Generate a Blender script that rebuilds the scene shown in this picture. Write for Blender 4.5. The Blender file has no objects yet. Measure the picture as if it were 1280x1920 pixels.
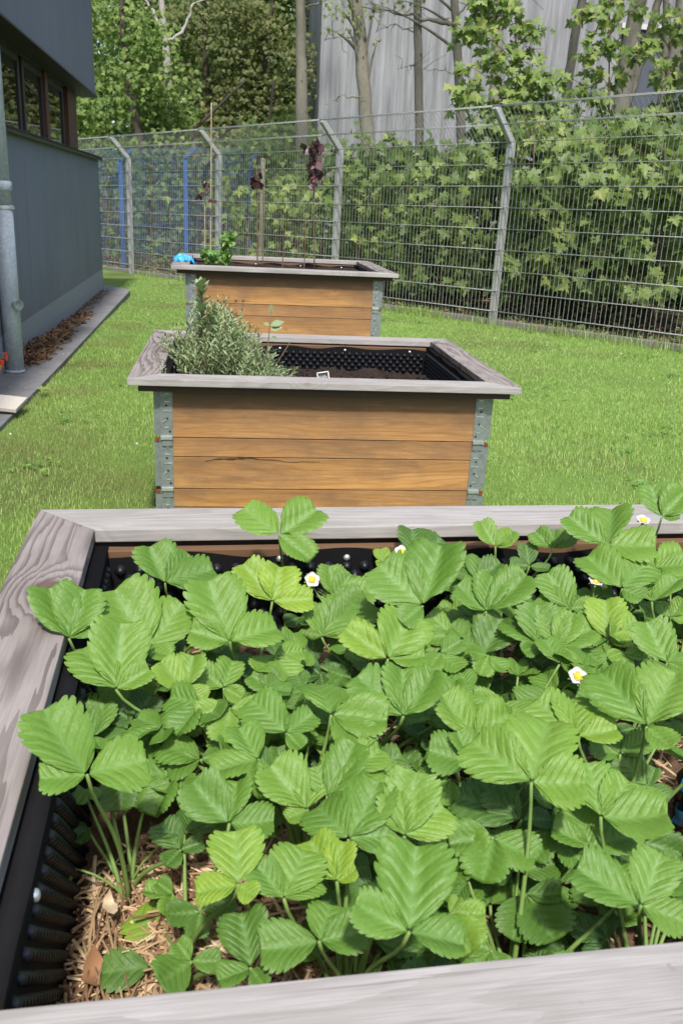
import bpy, bmesh, math
import numpy as np
from mathutils import Vector, Matrix

R = math.radians
S = bpy.context.scene
COL = S.collection
rng = np.random.default_rng(7)

# ------------------------------------------------------------------ camera
cam_d = bpy.data.cameras.new('camera')
cam = bpy.data.objects.new('camera', cam_d)
COL.objects.link(cam)
S.camera = cam
PITCH, YAW, ROLL = 0.3408, 0.1379, 0.0515
cp, sp, cy, sy = math.cos(PITCH), math.sin(PITCH), math.cos(YAW), math.sin(YAW)
fw = Vector((sy * cp, cy * cp, -sp))
rt = Vector((cy, -sy, 0))
up = rt.cross(fw)
cr, sr = math.cos(ROLL), math.sin(ROLL)
r2 = cr * rt + sr * up
u2 = -sr * rt + cr * up
M = Matrix((r2, u2, -fw)).transposed().to_4x4()
M.translation = Vector((-0.3596, -3.11, 1.2203))
cam.matrix_world = M
cam_d.sensor_fit = 'VERTICAL'
cam_d.sensor_height = 36
cam_d.sensor_width = 24
cam_d.lens = 36 * 1636.07 / 1920
cam_d.clip_start = 0.02
cam_d.clip_end = 500
cam_d.dof.use_dof = True
cam_d.dof.focus_distance = 1.9
cam_d.dof.aperture_fstop = 14

# ------------------------------------------------------------------ sky and sun
SUN_DIR = Vector((0.04, 0.56, -0.82)).normalized()      # the way the light travels
sun_el = math.asin(-SUN_DIR.z)
w = bpy.data.worlds.new('World')
S.world = w
w.use_nodes = True
nt = w.node_tree
sky = nt.nodes.new('ShaderNodeTexSky')
sky.sky_type = 'NISHITA'
sky.sun_disc = False
sky.sun_elevation = sun_el
sky.sun_rotation = math.atan2(-SUN_DIR.x, -SUN_DIR.y)
sky.air_density = 1.0
sky.dust_density = 2.5
nt.links.new(sky.outputs[0], nt.nodes['Background'].inputs[0])
nt.nodes['Background'].inputs[1].default_value = 0.15
sl = bpy.data.lights.new('sun', 'SUN')
sl.energy = 3.4
sl.angle = R(3.0)
sl.color = (1.0, 0.965, 0.92)
sun = bpy.data.objects.new('sun', sl)
COL.objects.link(sun)
sun.rotation_euler = SUN_DIR.to_track_quat('-Z', 'Y').to_euler()
S.view_settings.view_transform = 'Standard'
S.view_settings.look = 'None'
S.view_settings.exposure = 0.64
S.view_settings.gamma = 1
S.cycles.max_bounces = 6
S.cycles.transparent_max_bounces = 8

# ------------------------------------------------------------------ helpers
def tag(o, label=None, cat=None, group=None, kind=None):
    if label: o['label'] = label
    if cat: o['category'] = cat
    if group: o['group'] = group
    if kind: o['kind'] = kind
    return o

def empty(name, label=None, cat=None, group=None, loc=(0, 0, 0), rz=0.0):
    o = bpy.data.objects.new(name, None)
    COL.objects.link(o)
    o.location = loc
    o.rotation_euler = (0, 0, rz)
    o.empty_display_size = 0.1
    return tag(o, label, cat, group)

class MB:
    """collects vertices and faces, then links them as ONE mesh object"""
    def __init__(s):
        s.V, s.F, s.M, s.A = [], [], [], {}
        s.n = 0
    def add(s, v, f, mat=0, **att):
        v = np.asarray(v, float).reshape(-1, 3)
        s.V.append(v)
        off = s.n
        if isinstance(f, np.ndarray):
            s.F.append(f + off); s.M.append(np.full(len(f), mat))
        else:
            by = {}
            for q in f: by.setdefault(len(q), []).append(q)
            for k in by:
                a = np.array(by[k]) + off
                s.F.append(a); s.M.append(np.full(len(a), mat))
        for k in set(list(att) + list(s.A)):
            if k not in s.A: s.A[k] = [np.zeros(off)]
            val = att.get(k, 0.0)
            s.A[k].append(np.broadcast_to(np.asarray(val, float), (len(v),)).copy())
        s.n += len(v)
        return s
    def box(s, c, d, rot=None, mat=0, **att):
        x, y, z = [q / 2 for q in d]
        v = np.array([[-x,-y,-z],[x,-y,-z],[x,y,-z],[-x,y,-z],[-x,-y,z],[x,-y,z],[x,y,z],[-x,y,z]])
        if rot is not None: v = v @ np.asarray(rot).T
        f = [(0,3,2,1),(4,5,6,7),(0,1,5,4),(1,2,6,5),(2,3,7,6),(3,0,4,7)]
        return s.add(v + np.asarray(c, float), f, mat, **att)
    def tube(s, pts, rad, n=8, mat=0, caps=True, **att):
        pts = np.asarray(pts, float)
        m = len(pts)
        rad = np.broadcast_to(np.asarray(rad, float), (m,))
        tg = np.gradient(pts, axis=0)
        tg /= np.linalg.norm(tg, axis=1)[:, None] + 1e-12
        ref = np.array([0, 0, 1.0]) if abs(tg[0][2]) < 0.9 else np.array([1.0, 0, 0])
        a = np.cross(tg, ref)
        bad = np.linalg.norm(a, axis=1) < 1e-4
        a[bad] = np.cross(tg[bad], np.array([0.3, 1.0, 0.1]))
        a /= np.linalg.norm(a, axis=1)[:, None]
        b = np.cross(tg, a)
        th = np.arange(n) / n * 2 * np.pi
        v = pts[:, None] + rad[:, None, None] * (np.cos(th)[None, :, None] * a[:, None] + np.sin(th)[None, :, None] * b[:, None])
        v = v.reshape(-1, 3)
        i = np.arange(m - 1)[:, None] * n
        j = np.arange(n)[None]
        q = np.stack([i + j, i + (j + 1) % n, i + n + (j + 1) % n, i + n + j], -1).reshape(-1, 4)
        s.add(v, q, mat, **att)
        if caps and n > 2:
            s.F.append(np.array([[s.n - m * n + k for k in range(n)][::-1], [s.n - n + k for k in range(n)]]))
            s.M.append(np.full(2, mat))
        return s
    def lathe(s, prof, c=(0, 0, 0), n=16, rot=None, mat=0, **att):
        prof = np.asarray(prof, float)
        th = np.arange(n) / n * 2 * np.pi
        v = np.stack([prof[:, 0][:, None] * np.cos(th), prof[:, 0][:, None] * np.sin(th), np.repeat(prof[:, 1][:, None], n, 1)], -1).reshape(-1, 3)
        if rot is not None: v = v @ np.asarray(rot).T
        m = len(prof)
        i = np.arange(m - 1)[:, None] * n
        j = np.arange(n)[None]
        q = np.stack([i + j, i + (j + 1) % n, i + n + (j + 1) % n, i + n + j], -1).reshape(-1, 4)
        return s.add(v + np.asarray(c, float), q, mat, **att)
    def prism(s, poly, z0, z1, mat=0, **att):
        poly = np.asarray(poly, float)
        n = len(poly)
        v = np.vstack([np.c_[poly, np.full(n, z0)], np.c_[poly, np.full(n, z1)]])
        f = [tuple(range(n))[::-1], tuple(range(n, 2 * n))] + [(k, (k + 1) % n, n + (k + 1) % n, n + k) for k in range(n)]
        return s.add(v, f, mat, **att)
    def build(s, name, mats, parent=None, smooth=False, bevel=0.0, loc=None, rz=0.0):
        me = bpy.data.meshes.new(name)
        V = np.vstack(s.V)
        nl = sum(a.size for a in s.F)
        nf = sum(len(a) for a in s.F)
        me.vertices.add(len(V)); me.vertices.foreach_set('co', V.astype(np.float32).ravel())
        me.loops.add(nl); me.loops.foreach_set('vertex_index', np.concatenate([a.ravel() for a in s.F]).astype(np.int32))
        tot = np.concatenate([np.full(len(a), a.shape[1]) for a in s.F])
        st = np.concatenate([[0], np.cumsum(tot)[:-1]])
        me.polygons.add(nf)
        me.polygons.foreach_set('loop_start', st.astype(np.int32))
        me.polygons.foreach_set('loop_total', tot.astype(np.int32))
        me.polygons.foreach_set('material_index', np.concatenate(s.M).astype(np.int32))
        me.polygons.foreach_set('use_smooth', np.full(nf, bool(smooth)))
        for k, a in s.A.items():
            at = me.attributes.new(k, 'FLOAT', 'POINT')
            arr = np.concatenate(a)
            arr = np.concatenate([arr, np.zeros(len(V) - len(arr))])
            at.data.foreach_set('value', arr.astype(np.float32))
        me.update(calc_edges=True)
        me.validate()
        for m in (mats if isinstance(mats, (list, tuple)) else [mats]): me.materials.append(m)
        if bevel:
            bm = bmesh.new(); bm.from_mesh(me)
            bmesh.ops.bevel(bm, geom=[e for e in bm.edges if e.is_manifold and e.calc_face_angle(0) > 0.5], offset=bevel, segments=2, profile=0.6, affect='EDGES', clamp_overlap=True)
            bm.to_mesh(me); bm.free()
        o = bpy.data.objects.new(name, me)
        COL.objects.link(o)
        if parent: o.parent = parent
        if loc is not None: o.location = loc
        if rz: o.rotation_euler = (0, 0, rz)
        return o

def rotz(a):
    c, s_ = math.cos(a), math.sin(a)
    return np.array([[c, -s_, 0], [s_, c, 0], [0, 0, 1.0]])

def frame(d, n):
    """columns: x across, y along d, z normal"""
    d = np.asarray(d, float); d = d / np.linalg.norm(d)
    x = np.cross(d, n); x /= np.linalg.norm(x) + 1e-12
    z = np.cross(x, d)
    return np.stack([x, d, z], 1)

def bez(a, b, c, d, n=8):
    t = np.linspace(0, 1, n)[:, None]
    a, b, c, d = [np.asarray(q, float) for q in (a, b, c, d)]
    return (1-t)**3*a + 3*(1-t)**2*t*b + 3*(1-t)*t*t*c + t**3*d

def vnoise(x, y, seed=0):
    """smooth value noise on arrays"""
    g = np.random.default_rng(seed).random((64, 64))
    xi, yi = np.floor(x).astype(int), np.floor(y).astype(int)
    fx, fy = x - xi, y - yi
    fx, fy = fx*fx*(3-2*fx), fy*fy*(3-2*fy)
    q = lambda i, j: g[i % 64, j % 64]
    return (q(xi, yi)*(1-fx)+q(xi+1, yi)*fx)*(1-fy) + (q(xi, yi+1)*(1-fx)+q(xi+1, yi+1)*fx)*fy

# ------------------------------------------------------------------ materials
class NT:
    def __init__(s, name):
        s.m = bpy.data.materials.new(name); s.m.use_nodes = True
        s.t = s.m.node_tree; s.b = s.t.nodes['Principled BSDF']; s.out = s.t.nodes['Material Output']
    def n(s, typ, ins=None, **pr):
        o = s.t.nodes.new('ShaderNode' + typ)
        for k, v in pr.items(): setattr(o, k, v)
        for k, v in (ins or {}).items():
            if isinstance(v, bpy.types.NodeSocket): s.t.links.new(v, o.inputs[k])
            else: o.inputs[k].default_value = v
        return o
    def l(s, a, b): s.t.links.new(a, b)
    def ramp(s, fac, stops):
        r = s.n('ValToRGB', {'Fac': fac})
        e = r.color_ramp.elements
        while len(e) < len(stops): e.new(0.5)
        for q, (p, c) in zip(e, stops):
            q.position = p; q.color = (*c, 1)
        return r.outputs['Color']
    def mix(s, fac, a, b, mode='MIX'):
        o = s.n('Mix', {'Factor': fac}, data_type='RGBA', blend_type=mode)
        for k, v in ((6, a), (7, b)):
            if isinstance(v, bpy.types.NodeSocket): s.l(v, o.inputs[k])
            else: o.inputs[k].default_value = (*v, 1)
        return o.outputs[2]
    def math(s, op, a, b=0.0, clamp=False):
        o = s.n('Math', {0: a, 1: b}, operation=op); o.use_clamp = clamp
        return o.outputs[0]
    def coord(s, scale=(1, 1, 1), rand=0.0, kind='Object'):
        tc = s.n('TexCoord').outputs[kind]
        mp = s.n('Mapping', {'Vector': tc, 'Scale': scale})
        if rand:
            r = s.n('ObjectInfo').outputs['Random']
            cb = s.n('CombineXYZ', {0: s.math('MULTIPLY', r, rand), 1: s.math('MULTIPLY', r, rand * 1.7), 2: s.math('MULTIPLY', r, rand * 0.6)})
            s.l(cb.outputs[0], mp.inputs['Location'])
        return mp.outputs[0]
    def noise(s, vec, scale, detail=4, rough=0.55, out='Fac', dist=0.0):
        return s.n('TexNoise', {'Vector': vec, 'Scale': scale, 'Detail': detail, 'Roughness': rough, 'Distortion': dist}).outputs[out]
    def attr(s, name): return s.n('Attribute', attribute_name=name).outputs['Fac']
    def bump(s, h, strength=0.3, dist=0.01):
        o = s.n('Bump', {'Height': h, 'Strength': strength, 'Distance': dist})
        s.l(o.outputs[0], s.b.inputs['Normal'])
        return o.outputs[0]
    def set(s, **k):
        nm = {'color': 'Base Color', 'rough': 'Roughness', 'metal': 'Metallic', 'spec': 'Specular IOR Level', 'sheen': 'Sheen Weight'}
        for q, v in k.items():
            i = s.b.inputs[nm[q]]
            if isinstance(v, bpy.types.NodeSocket): s.l(v, i)
            elif isinstance(v, tuple): i.default_value = (*v, 1)
            else: i.default_value = v
        return s

def translucent(t, col, amount):
    tr = t.n('BsdfTranslucent', {'Color': col})
    mx = t.n('MixShader', {0: amount})
    t.l(t.b.outputs[0], mx.inputs[1]); t.l(tr.outputs[0], mx.inputs[2]); t.l(mx.outputs[0], t.out.inputs['Surface'])

def mat_plain(name, col, rough=0.6, metal=0.0, nscale=20, var=0.25, bump=0.0, bd=0.002, spec=0.5):
    t = NT(name)
    v = t.coord(rand=10)
    nz = t.noise(v, nscale, 5)
    c = t.mix(nz, tuple(q * (1 - var) for q in col), tuple(min(1, q * (1 + var)) for q in col))
    t.set(color=c, rough=rough, metal=metal, spec=spec)
    if bump: t.bump(nz, bump, bd)
    return t.m

def mat_weathered(name, pale, dark, line, knotcol, lf=0.55, knot=None):
    t = NT(name)
    base = t.coord(rand=9)
    vor = t.n('TexVoronoi', {'Vector': t.n('Mapping', {'Vector': base, 'Scale': (1.0, 1.6, 1.0)}).outputs[0], 'Scale': 3.1, 'Randomness': 1.0})
    d = vor.outputs['Distance']
    kn = t.n('MapRange', {'Value': d, 'From Min': 0.05, 'From Max': 0.26, 'To Min': 1.0, 'To Max': 0.0}, interpolation_type='SMOOTHSTEP').outputs[0]
    if knot:         # one big knot where this board has it
        raw = t.n('TexCoord').outputs['Object']
        kp = t.n('Mapping', {'Vector': raw, 'Location': (-knot[0] * .62, -knot[1], 0), 'Scale': (.62, 1, 0)}).outputs[0]
        kp = t.n('VectorMath', {0: kp, 1: t.n('VectorMath', {0: t.noise(raw, 25, 3, out='Color'), 1: (.012, .012, 0)}, operation='MULTIPLY').outputs[0]}, operation='ADD').outputs[0]
        kd = t.n('VectorMath', {0: kp}, operation='LENGTH').outputs['Value']
        d = t.math('MINIMUM', d, t.math('MULTIPLY', kd, 2.6))
        kn = t.math('MAXIMUM', kn, t.math('MULTIPLY', t.n('MapRange', {'Value': kd, 'From Min': 0.0, 'From Max': 0.075, 'To Min': 1.0, 'To Max': 0.0}, interpolation_type='SMOOTHSTEP').outputs[0], 1.25))
    low = t.noise(t.n('Mapping', {'Vector': base, 'Scale': (1.1, 4.2, 4.2)}).outputs[0], 1.5, 2, 0.4)
    sep = t.n('SeparateXYZ', {0: base})
    low2 = t.noise(t.n('Mapping', {'Vector': base, 'Scale': (2.5, 38, 20)}).outputs[0], 1.0, 3, 0.6)
    cyc = t.math('ADD', t.math('MULTIPLY', sep.outputs[1], 34.0), t.math('MULTIPLY', low, 9.0))
    cyc = t.math('ADD', t.math('ADD', cyc, t.math('MULTIPLY', kn, 2.6)), t.math('MULTIPLY', low2, 2.2))
    rings = t.math('FRACT', cyc)
    rings = t.n('MapRange', {'Value': rings, 'From Min': 0.35, 'From Max': 0.93, 'To Min': 0.0, 'To Max': 1.0}, interpolation_type='SMOOTHSTEP').outputs[0]
    fine = t.noise(t.n('Mapping', {'Vector': base, 'Scale': (6, 220, 120)}).outputs[0], 2.0, 4, 0.6)
    blot = t.noise(t.n('Mapping', {'Vector': base, 'Scale': (2.5, 7, 7)}).outputs[0], 1.6, 4, 0.6)
    c = t.mix(t.n('MapRange', {'Value': blot, 'From Min': 0.35, 'From Max': 0.68}).outputs[0], dark, pale)
    ringmask = t.math('MULTIPLY', rings, t.math('MULTIPLY', t.n('MapRange', {'Value': t.noise(base, 2.2, 2), 'From Min': 0.3, 'From Max': 0.6, 'To Min': 0.45}).outputs[0], lf))
    c = t.mix(ringmask, c, line)
    c = t.mix(t.n('MapRange', {'Value': fine, 'From Min': 0.35, 'From Max': 0.75, 'To Min': 0.0, 'To Max': 0.5}).outputs[0], c, tuple(q * 0.6 for q in dark))
    chk = t.noise(t.n('Mapping', {'Vector': base, 'Scale': (1.6, 70, 70)}).outputs[0], 2.0, 3, 0.5)
    c = t.mix(t.n('MapRange', {'Value': chk, 'From Min': 0.64, 'From Max': 0.70, 'To Max': 0.55}).outputs[0], c, tuple(q * 0.4 for q in dark))
    dirt = t.noise(base, 70.0, 4, 0.7)
    c = t.mix(t.n('MapRange', {'Value': dirt, 'From Min': 0.66, 'From Max': 0.74, 'To Max': 0.4}).outputs[0], c, (0.14, 0.12, 0.10))
    core = t.n('MapRange', {'Value': d, 'From Min': 0.045, 'From Max': 0.075, 'To Min': 0.85, 'To Max': 0.0}).outputs[0]
    c = t.mix(core, c, knotcol)
    t.set(color=c, rough=0.72, spec=0.35)
    h = t.math('SUBTRACT', t.math('MULTIPLY', fine, 0.5), t.math('MULTIPLY', rings, 0.6))
    t.bump(h, 0.35, 0.0015)
    return t.m

def mat_plank(name, top):
    t = NT(name)
    base = t.coord(rand=14)
    g1 = t.noise(t.n('Mapping', {'Vector': base, 'Scale': (1.2, 30, 22)}).outputs[0], 2.2, 5, 0.6, dist=0.6)
    g2 = t.noise(t.n('Mapping', {'Vector': base, 'Scale': (4, 160, 160)}).outputs[0], 2.0, 3)
    bl = t.noise(t.n('Mapping', {'Vector': base, 'Scale': (2.6, 6, 6)}).outputs[0], 1.3, 5, 0.65)
    c = t.ramp(g1, [(0.25, (0.34, 0.155, 0.042)), (0.5, (0.47, 0.25, 0.085)), (0.75, (0.56, 0.32, 0.125))])
    orr = t.n('ObjectInfo').outputs['Random']
    c = t.mix(t.n('MapRange', {'Value': orr, 'From Min': 0.35, 'From Max': 1.0, 'To Max': 0.6}).outputs[0], c, (0.29, 0.165, 0.085))
    c = t.mix(t.n('MapRange', {'Value': bl, 'From Min': 0.44, 'From Max': 0.70, 'To Max': 0.85}).outputs[0], c, (0.185, 0.115, 0.07))
    c = t.mix(t.n('MapRange', {'Value': g2, 'From Min': 0.42, 'From Max': 0.7, 'To Max': 0.5}).outputs[0], c, (0.24, 0.105, 0.03))
    sepb = t.n('SeparateXYZ', {0: base})
    gl = t.noise(t.n('Mapping', {'Vector': base, 'Scale': (0.9, 6, 6)}).outputs[0], 1.6, 2, 0.4)
    gr = t.math('FRACT', t.math('ADD', t.math('MULTIPLY', sepb.outputs[2], 55.0), t.math('MULTIPLY', gl, 9.0)))
    c = t.mix(t.n('MapRange', {'Value': gr, 'From Min': 0.55, 'From Max': 0.97, 'To Max': 0.42}, interpolation_type='SMOOTHSTEP').outputs[0], c, (0.25, 0.105, 0.028))
    bl2 = t.noise(t.n('Mapping', {'Vector': base, 'Scale': (1.0, 30, 30)}).outputs[0], 2.4, 5, 0.7)
    c = t.mix(t.n('MapRange', {'Value': bl2, 'From Min': 0.56, 'From Max': 0.74, 'To Max': 0.7}).outputs[0], c, (0.12, 0.08, 0.05))
    # weathering from a board's top edge; top boards also carry painted rim shade
    stain_shade = t.math('MULTIPLY', t.n('SeparateXYZ', {0: t.n('TexCoord').outputs['Generated']}).outputs[2], top)
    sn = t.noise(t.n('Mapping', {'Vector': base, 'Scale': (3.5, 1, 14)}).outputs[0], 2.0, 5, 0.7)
    st = t.n('MapRange', {'Value': t.math('MULTIPLY', stain_shade, t.math('ADD', sn, 0.35)), 'From Min': 0.08, 'From Max': 0.7, 'To Max': 0.88}).outputs[0]
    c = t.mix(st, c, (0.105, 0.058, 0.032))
    vor = t.n('TexVoronoi', {'Vector': t.n('Mapping', {'Vector': base, 'Scale': (1, 0.1, 2.0)}).outputs[0], 'Scale': 3.4})
    c = t.mix(t.n('MapRange', {'Value': vor.outputs['Distance'], 'From Min': 0.03, 'From Max': 0.07, 'To Min': 0.7, 'To Max': 0.0}).outputs[0], c, (0.16, 0.06, 0.02))
    t.set(color=c, rough=0.55, spec=0.4)
    t.bump(g2, 0.2, 0.001)
    return t.m

def mat_leaf(name, stops, trans=0.28, rough=0.42, spec=0.5, veins=None, nscale=60):
    t = NT(name)
    tint = t.attr('tint')
    c = t.ramp(tint, stops)
    base = t.coord(rand=5)
    nz = t.noise(base, nscale, 3)
    c = t.mix(t.n('MapRange', {'Value': nz, 'From Min': 0.3, 'From Max': 0.7, 'To Max': 0.3}).outputs[0], c, tuple(q * 0.62 for q in stops[len(stops)//2][1]))
    if veins:
        c = t.mix(t.math('POWER', t.math('MULTIPLY', t.attr('vein'), 0.74), 2.6), c, veins)
        pt = t.noise(base, 11.0, 3)
        c = t.mix(t.n('MapRange', {'Value': pt, 'From Min': 0.5, 'From Max': 0.75, 'To Max': 0.4}).outputs[0], c, (0.16, 0.29, 0.05))
    # the underside of a leaf is paler
    geo = t.n('NewGeometry').outputs['Backfacing']
    c = t.mix(t.math('MULTIPLY', geo, 0.35), c, (0.16, 0.25, 0.11))
    t.set(color=c, rough=rough, spec=spec)
    if veins:
        cell = t.n('TexVoronoi', {'Vector': base, 'Scale': 210.0}).outputs['Distance']
        wob = t.noise(base, 34.0, 4, 0.6)
        hh = t.math('ADD', t.math('MULTIPLY', cell, -0.5), t.math('ADD', t.math('MULTIPLY', wob, 1.6), t.math('MULTIPLY', t.attr('vein'), -0.8)))
        t.bump(hh, 0.5, 0.0016)
    tc = t.mix(0.45, c, (0.26, 0.42, 0.02), 'MIX')
    translucent(t, tc, trans)
    return t.m

def mat_bark(name, a, b, spots=None, sc=1.0):
    t = NT(name)
    base = t.coord(rand=20)
    n1 = t.noise(t.n('Mapping', {'Vector': base, 'Scale': (9*sc, 9*sc, 2.2*sc)}).outputs[0], 2, 6, 0.65)
    n2 = t.noise(t.n('Mapping', {'Vector': base, 'Scale': (40, 40, 9)}).outputs[0], 2, 4)
    c = t.mix(n1, a, b)
    c = t.mix(t.n('MapRange', {'Value': n2, 'From Min': 0.5, 'From Max': 0.72, 'To Max': 0.5}).outputs[0], c, tuple(q * 0.45 for q in a))
    if spots:
        v = t.n('TexVoronoi', {'Vector': t.n('Mapping', {'Vector': base, 'Scale': (5, 5, 3.0)}).outputs[0], 'Scale': 1.6}).outputs['Distance']
        c = t.mix(t.n('MapRange', {'Value': v, 'From Min': 0.08, 'From Max': 0.17, 'To Min': 0.8, 'To Max': 0.0}).outputs[0], c, spots)
    t.set(color=c, rough=0.85, spec=0.2)
    t.bump(n2, 0.4, 0.004)
    return t.m

def mat_render_wall():
    t = NT('grey_render')
    base = t.coord()
    f = t.noise(base, 260, 3, 0.7)
    lo = t.noise(base, 1.4, 4, 0.6)
    c = t.mix(f, (0.14, 0.152, 0.195), (0.28, 0.295, 0.36))
    c = t.mix(t.n('MapRange', {'Value': lo, 'From Min': 0.4, 'From Max': 0.75, 'To Max': 0.25}).outputs[0], c, (0.115, 0.135, 0.15))
    # rain streaks and splashed dirt near the ground
    sz = t.n('SeparateXYZ', {0: base}).outputs[2]
    sk = t.noise(t.n('Mapping', {'Vector': base, 'Scale': (6, 6, 0.35)}).outputs[0], 2.0, 4, 0.6)
    c = t.mix(t.n('MapRange', {'Value': sk, 'From Min': 0.52, 'From Max': 0.75, 'To Max': 0.28}).outputs[0], c, (0.085, 0.09, 0.10))
    dirt = t.math('MULTIPLY', t.n('MapRange', {'Value': sz, 'From Min': 0.26, 'From Max': 0.62, 'To Min': 1.0, 'To Max': 0.0}).outputs[0], t.noise(base, 22, 4, 0.7))
    c = t.mix(t.math('MULTIPLY', dirt, 0.45), c, (0.16, 0.145, 0.125))
    t.set(color=c, rough=0.9, spec=0.2)
    t.bump(f, 0.5, 0.002)
    return t.m

def mat_galv(name, col, metal=0.75, rough=0.5):
    t = NT(name)
    base = t.coord(rand=8)
    v = t.n('TexVoronoi', {'Vector': base, 'Scale': 70}).outputs['Color']
    g = t.n('RGBToBW', {0: v}).outputs[0]
    n1 = t.noise(base, 6, 4)
    c = t.mix(g, tuple(q * 0.8 for q in col), tuple(q * 1.15 for q in col))
    c = t.mix(t.n('MapRange', {'Value': n1, 'From Min': 0.5, 'From Max': 0.8, 'To Max': 0.45}).outputs[0], c, tuple(q * 0.6 for q in col))
    t.set(color=c, rough=t.math('ADD', t.math('MULTIPLY', n1, 0.25), rough - 0.12), metal=metal)
    return t.m

def mat_ground():
    t = NT('earth')
    base = t.coord()
    a = t.noise(base, 3.0, 6, 0.65); b = t.noise(base, 40, 4, 0.7); lo = t.noise(base, 0.7, 3)
    c = t.mix(a, (0.10, 0.19, 0.035), (0.19, 0.29, 0.065))
    c = t.mix(t.n('MapRange', {'Value': lo, 'From Min': 0.5, 'From Max': 0.7, 'To Max': 0.7}).outputs[0], c, (0.09, 0.075, 0.04))
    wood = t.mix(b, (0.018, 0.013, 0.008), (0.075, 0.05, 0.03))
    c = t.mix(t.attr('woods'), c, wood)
    c = t.mix(t.math('MULTIPLY', b, 0.4), c, (0.02, 0.02, 0.01))
    t.set(color=c, rough=0.95, spec=0.15)
    t.bump(b, 0.6, 0.02)
    return t.m

def mat_grass():
    t = NT('lawn_grass')
    geo = t.n('NewGeometry').outputs['Position']
    lo = t.noise(geo, 1.1, 4, 0.6); hi = t.noise(geo, 6.0, 3, 0.6)
    c = t.ramp(t.attr('tint'), [(0.0, (0.18, 0.30, 0.06)), (0.5, (0.36, 0.53, 0.14)), (0.9, (0.52, 0.64, 0.25)), (1.0, (0.52, 0.49, 0.25))])
    c = t.mix(t.n('MapRange', {'Value': lo, 'From Min': 0.5, 'From Max': 0.78, 'To Max': 0.5}).outputs[0], c, (0.34, 0.45, 0.12))
    c = t.mix(t.n('MapRange', {'Value': hi, 'From Min': 0.5, 'From Max': 0.8, 'To Max': 0.5}).outputs[0], c, (0.13, 0.27, 0.03))
    c = t.mix(t.math('MULTIPLY', t.attr('dry'), 0.75), c, (0.30, 0.245, 0.12))
    t.set(color=c, rough=0.55, spec=0.3)
    translucent(t, t.mix(0.4, c, (0.36, 0.5, 0.05)), 0.35)
    return t.m

def mat_hall():
    t = NT('pale_trapezoid_cladding')
    base = t.coord()
    st = t.noise(t.n('Mapping', {'Vector': base, 'Scale': (3.2, 3, 0.22)}).outputs[0], 2.0, 5, 0.65)
    st2 = t.noise(t.n('Mapping', {'Vector': base, 'Scale': (14, 3, 0.5)}).outputs[0], 2.0, 4, 0.6)
    c = t.mix(t.n('MapRange', {'Value': st, 'From Min': .3, 'From Max': .7}).outputs[0], (0.14, 0.144, 0.148), (0.325, 0.332, 0.335))
    c = t.mix(t.n('MapRange', {'Value': st2, 'From Min': 0.5, 'From Max': 0.75, 'To Max': 0.4}).outputs[0], c, (0.12, 0.122, 0.125))
    t.set(color=c, rough=0.7, spec=0.3)
    return t.m

def mat_pave():
    t = NT('wet_concrete')
    base = t.coord()
    a = t.noise(base, 5, 6, 0.65); b = t.noise(base, 120, 3); lo = t.noise(base, 1.6, 3)
    c = t.mix(a, (0.115, 0.113, 0.115), (0.27, 0.268, 0.275))
    c = t.mix(t.math('MULTIPLY', b, 0.35), c, (0.09, 0.085, 0.08))
    c = t.mix(t.n('MapRange', {'Value': lo, 'From Min': 0.5, 'From Max': 0.7, 'To Max': 0.5}).outputs[0], c, (0.08, 0.07, 0.065))
    t.set(color=c, rough=t.n('MapRange', {'Value': lo, 'To Min': 0.85, 'To Max': 0.55}).outputs[0], spec=0.35)
    t.bump(b, 0.4, 0.003)
    return t.m

def mat_soil(name, a, b):
    t = NT(name)
    base = t.coord()
    n1 = t.noise(base, 30, 6, 0.7); n2 = t.noise(base, 140, 3, 0.7)
    c = t.mix(t.math('MULTIPLY', n1, n2), a, b)
    t.set(color=c, rough=0.95, spec=0.2)
    t.bump(n2, 0.8, 0.006)
    return t.m

def mat_straw():
    t = NT('straw')
    c = t.ramp(t.attr('tint'), [(0.0, (0.06, 0.033, 0.018)), (0.4, (0.20, 0.11, 0.058)), (0.75, (0.42, 0.29, 0.16)), (1.0, (0.62, 0.50, 0.33))])
    t.set(color=c, rough=0.8, spec=0.25)
    return t.m

W_PALE = mat_weathered('pale_larch', (0.40, 0.38, 0.362), (0.30, 0.28, 0.265), (0.19, 0.165, 0.148), (0.15, 0.10, 0.075), 0.40)  # paler, fainter grain for the front and back rim boards
W_GREY = mat_weathered('grey_brown_larch', (0.32, 0.288, 0.272), (0.23, 0.20, 0.187), (0.085, 0.066, 0.057), (0.10, 0.062, 0.046), 0.95)
W_KNOT = mat_weathered('grey_brown_larch_with_knot', (0.32, 0.288, 0.272), (0.23, 0.20, 0.187), (0.085, 0.066, 0.057), (0.10, 0.062, 0.046), 0.95, knot=(-0.22638380161678728, 0.017025710744664524))
W_PLANK = mat_plank('oiled_larch', 0.42)
W_PLANK_TOP = mat_plank('weathered_shaded_larch', 1.15)  # top boards: heavier weathering plus the rim's shadow put into the colour
W_DARK = mat_plain('dark_batten_wood', (0.05, 0.028, 0.018), 0.8, nscale=30)
GALV = mat_galv('galvanised_hinge', (0.235, 0.265, 0.255), 0.5, 0.5)
GALV_BRIGHT = mat_galv('bright_zinc', (0.72, 0.74, 0.74), 0.8, 0.32)
FENCE_M = mat_galv('galvanised_fence', (0.47, 0.475, 0.47), 0.35, 0.55)
WIRE_M = mat_galv('galvanised_wire', (0.36, 0.375, 0.36), 0.3, 0.6)
PIPE_M = mat_galv('zinc_downpipe', (0.46, 0.51, 0.545), 0.12, 0.5)
BLUE_M = mat_plain('blue_fence_paint', (0.04, 0.10, 0.27), 0.45, nscale=15)
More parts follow.
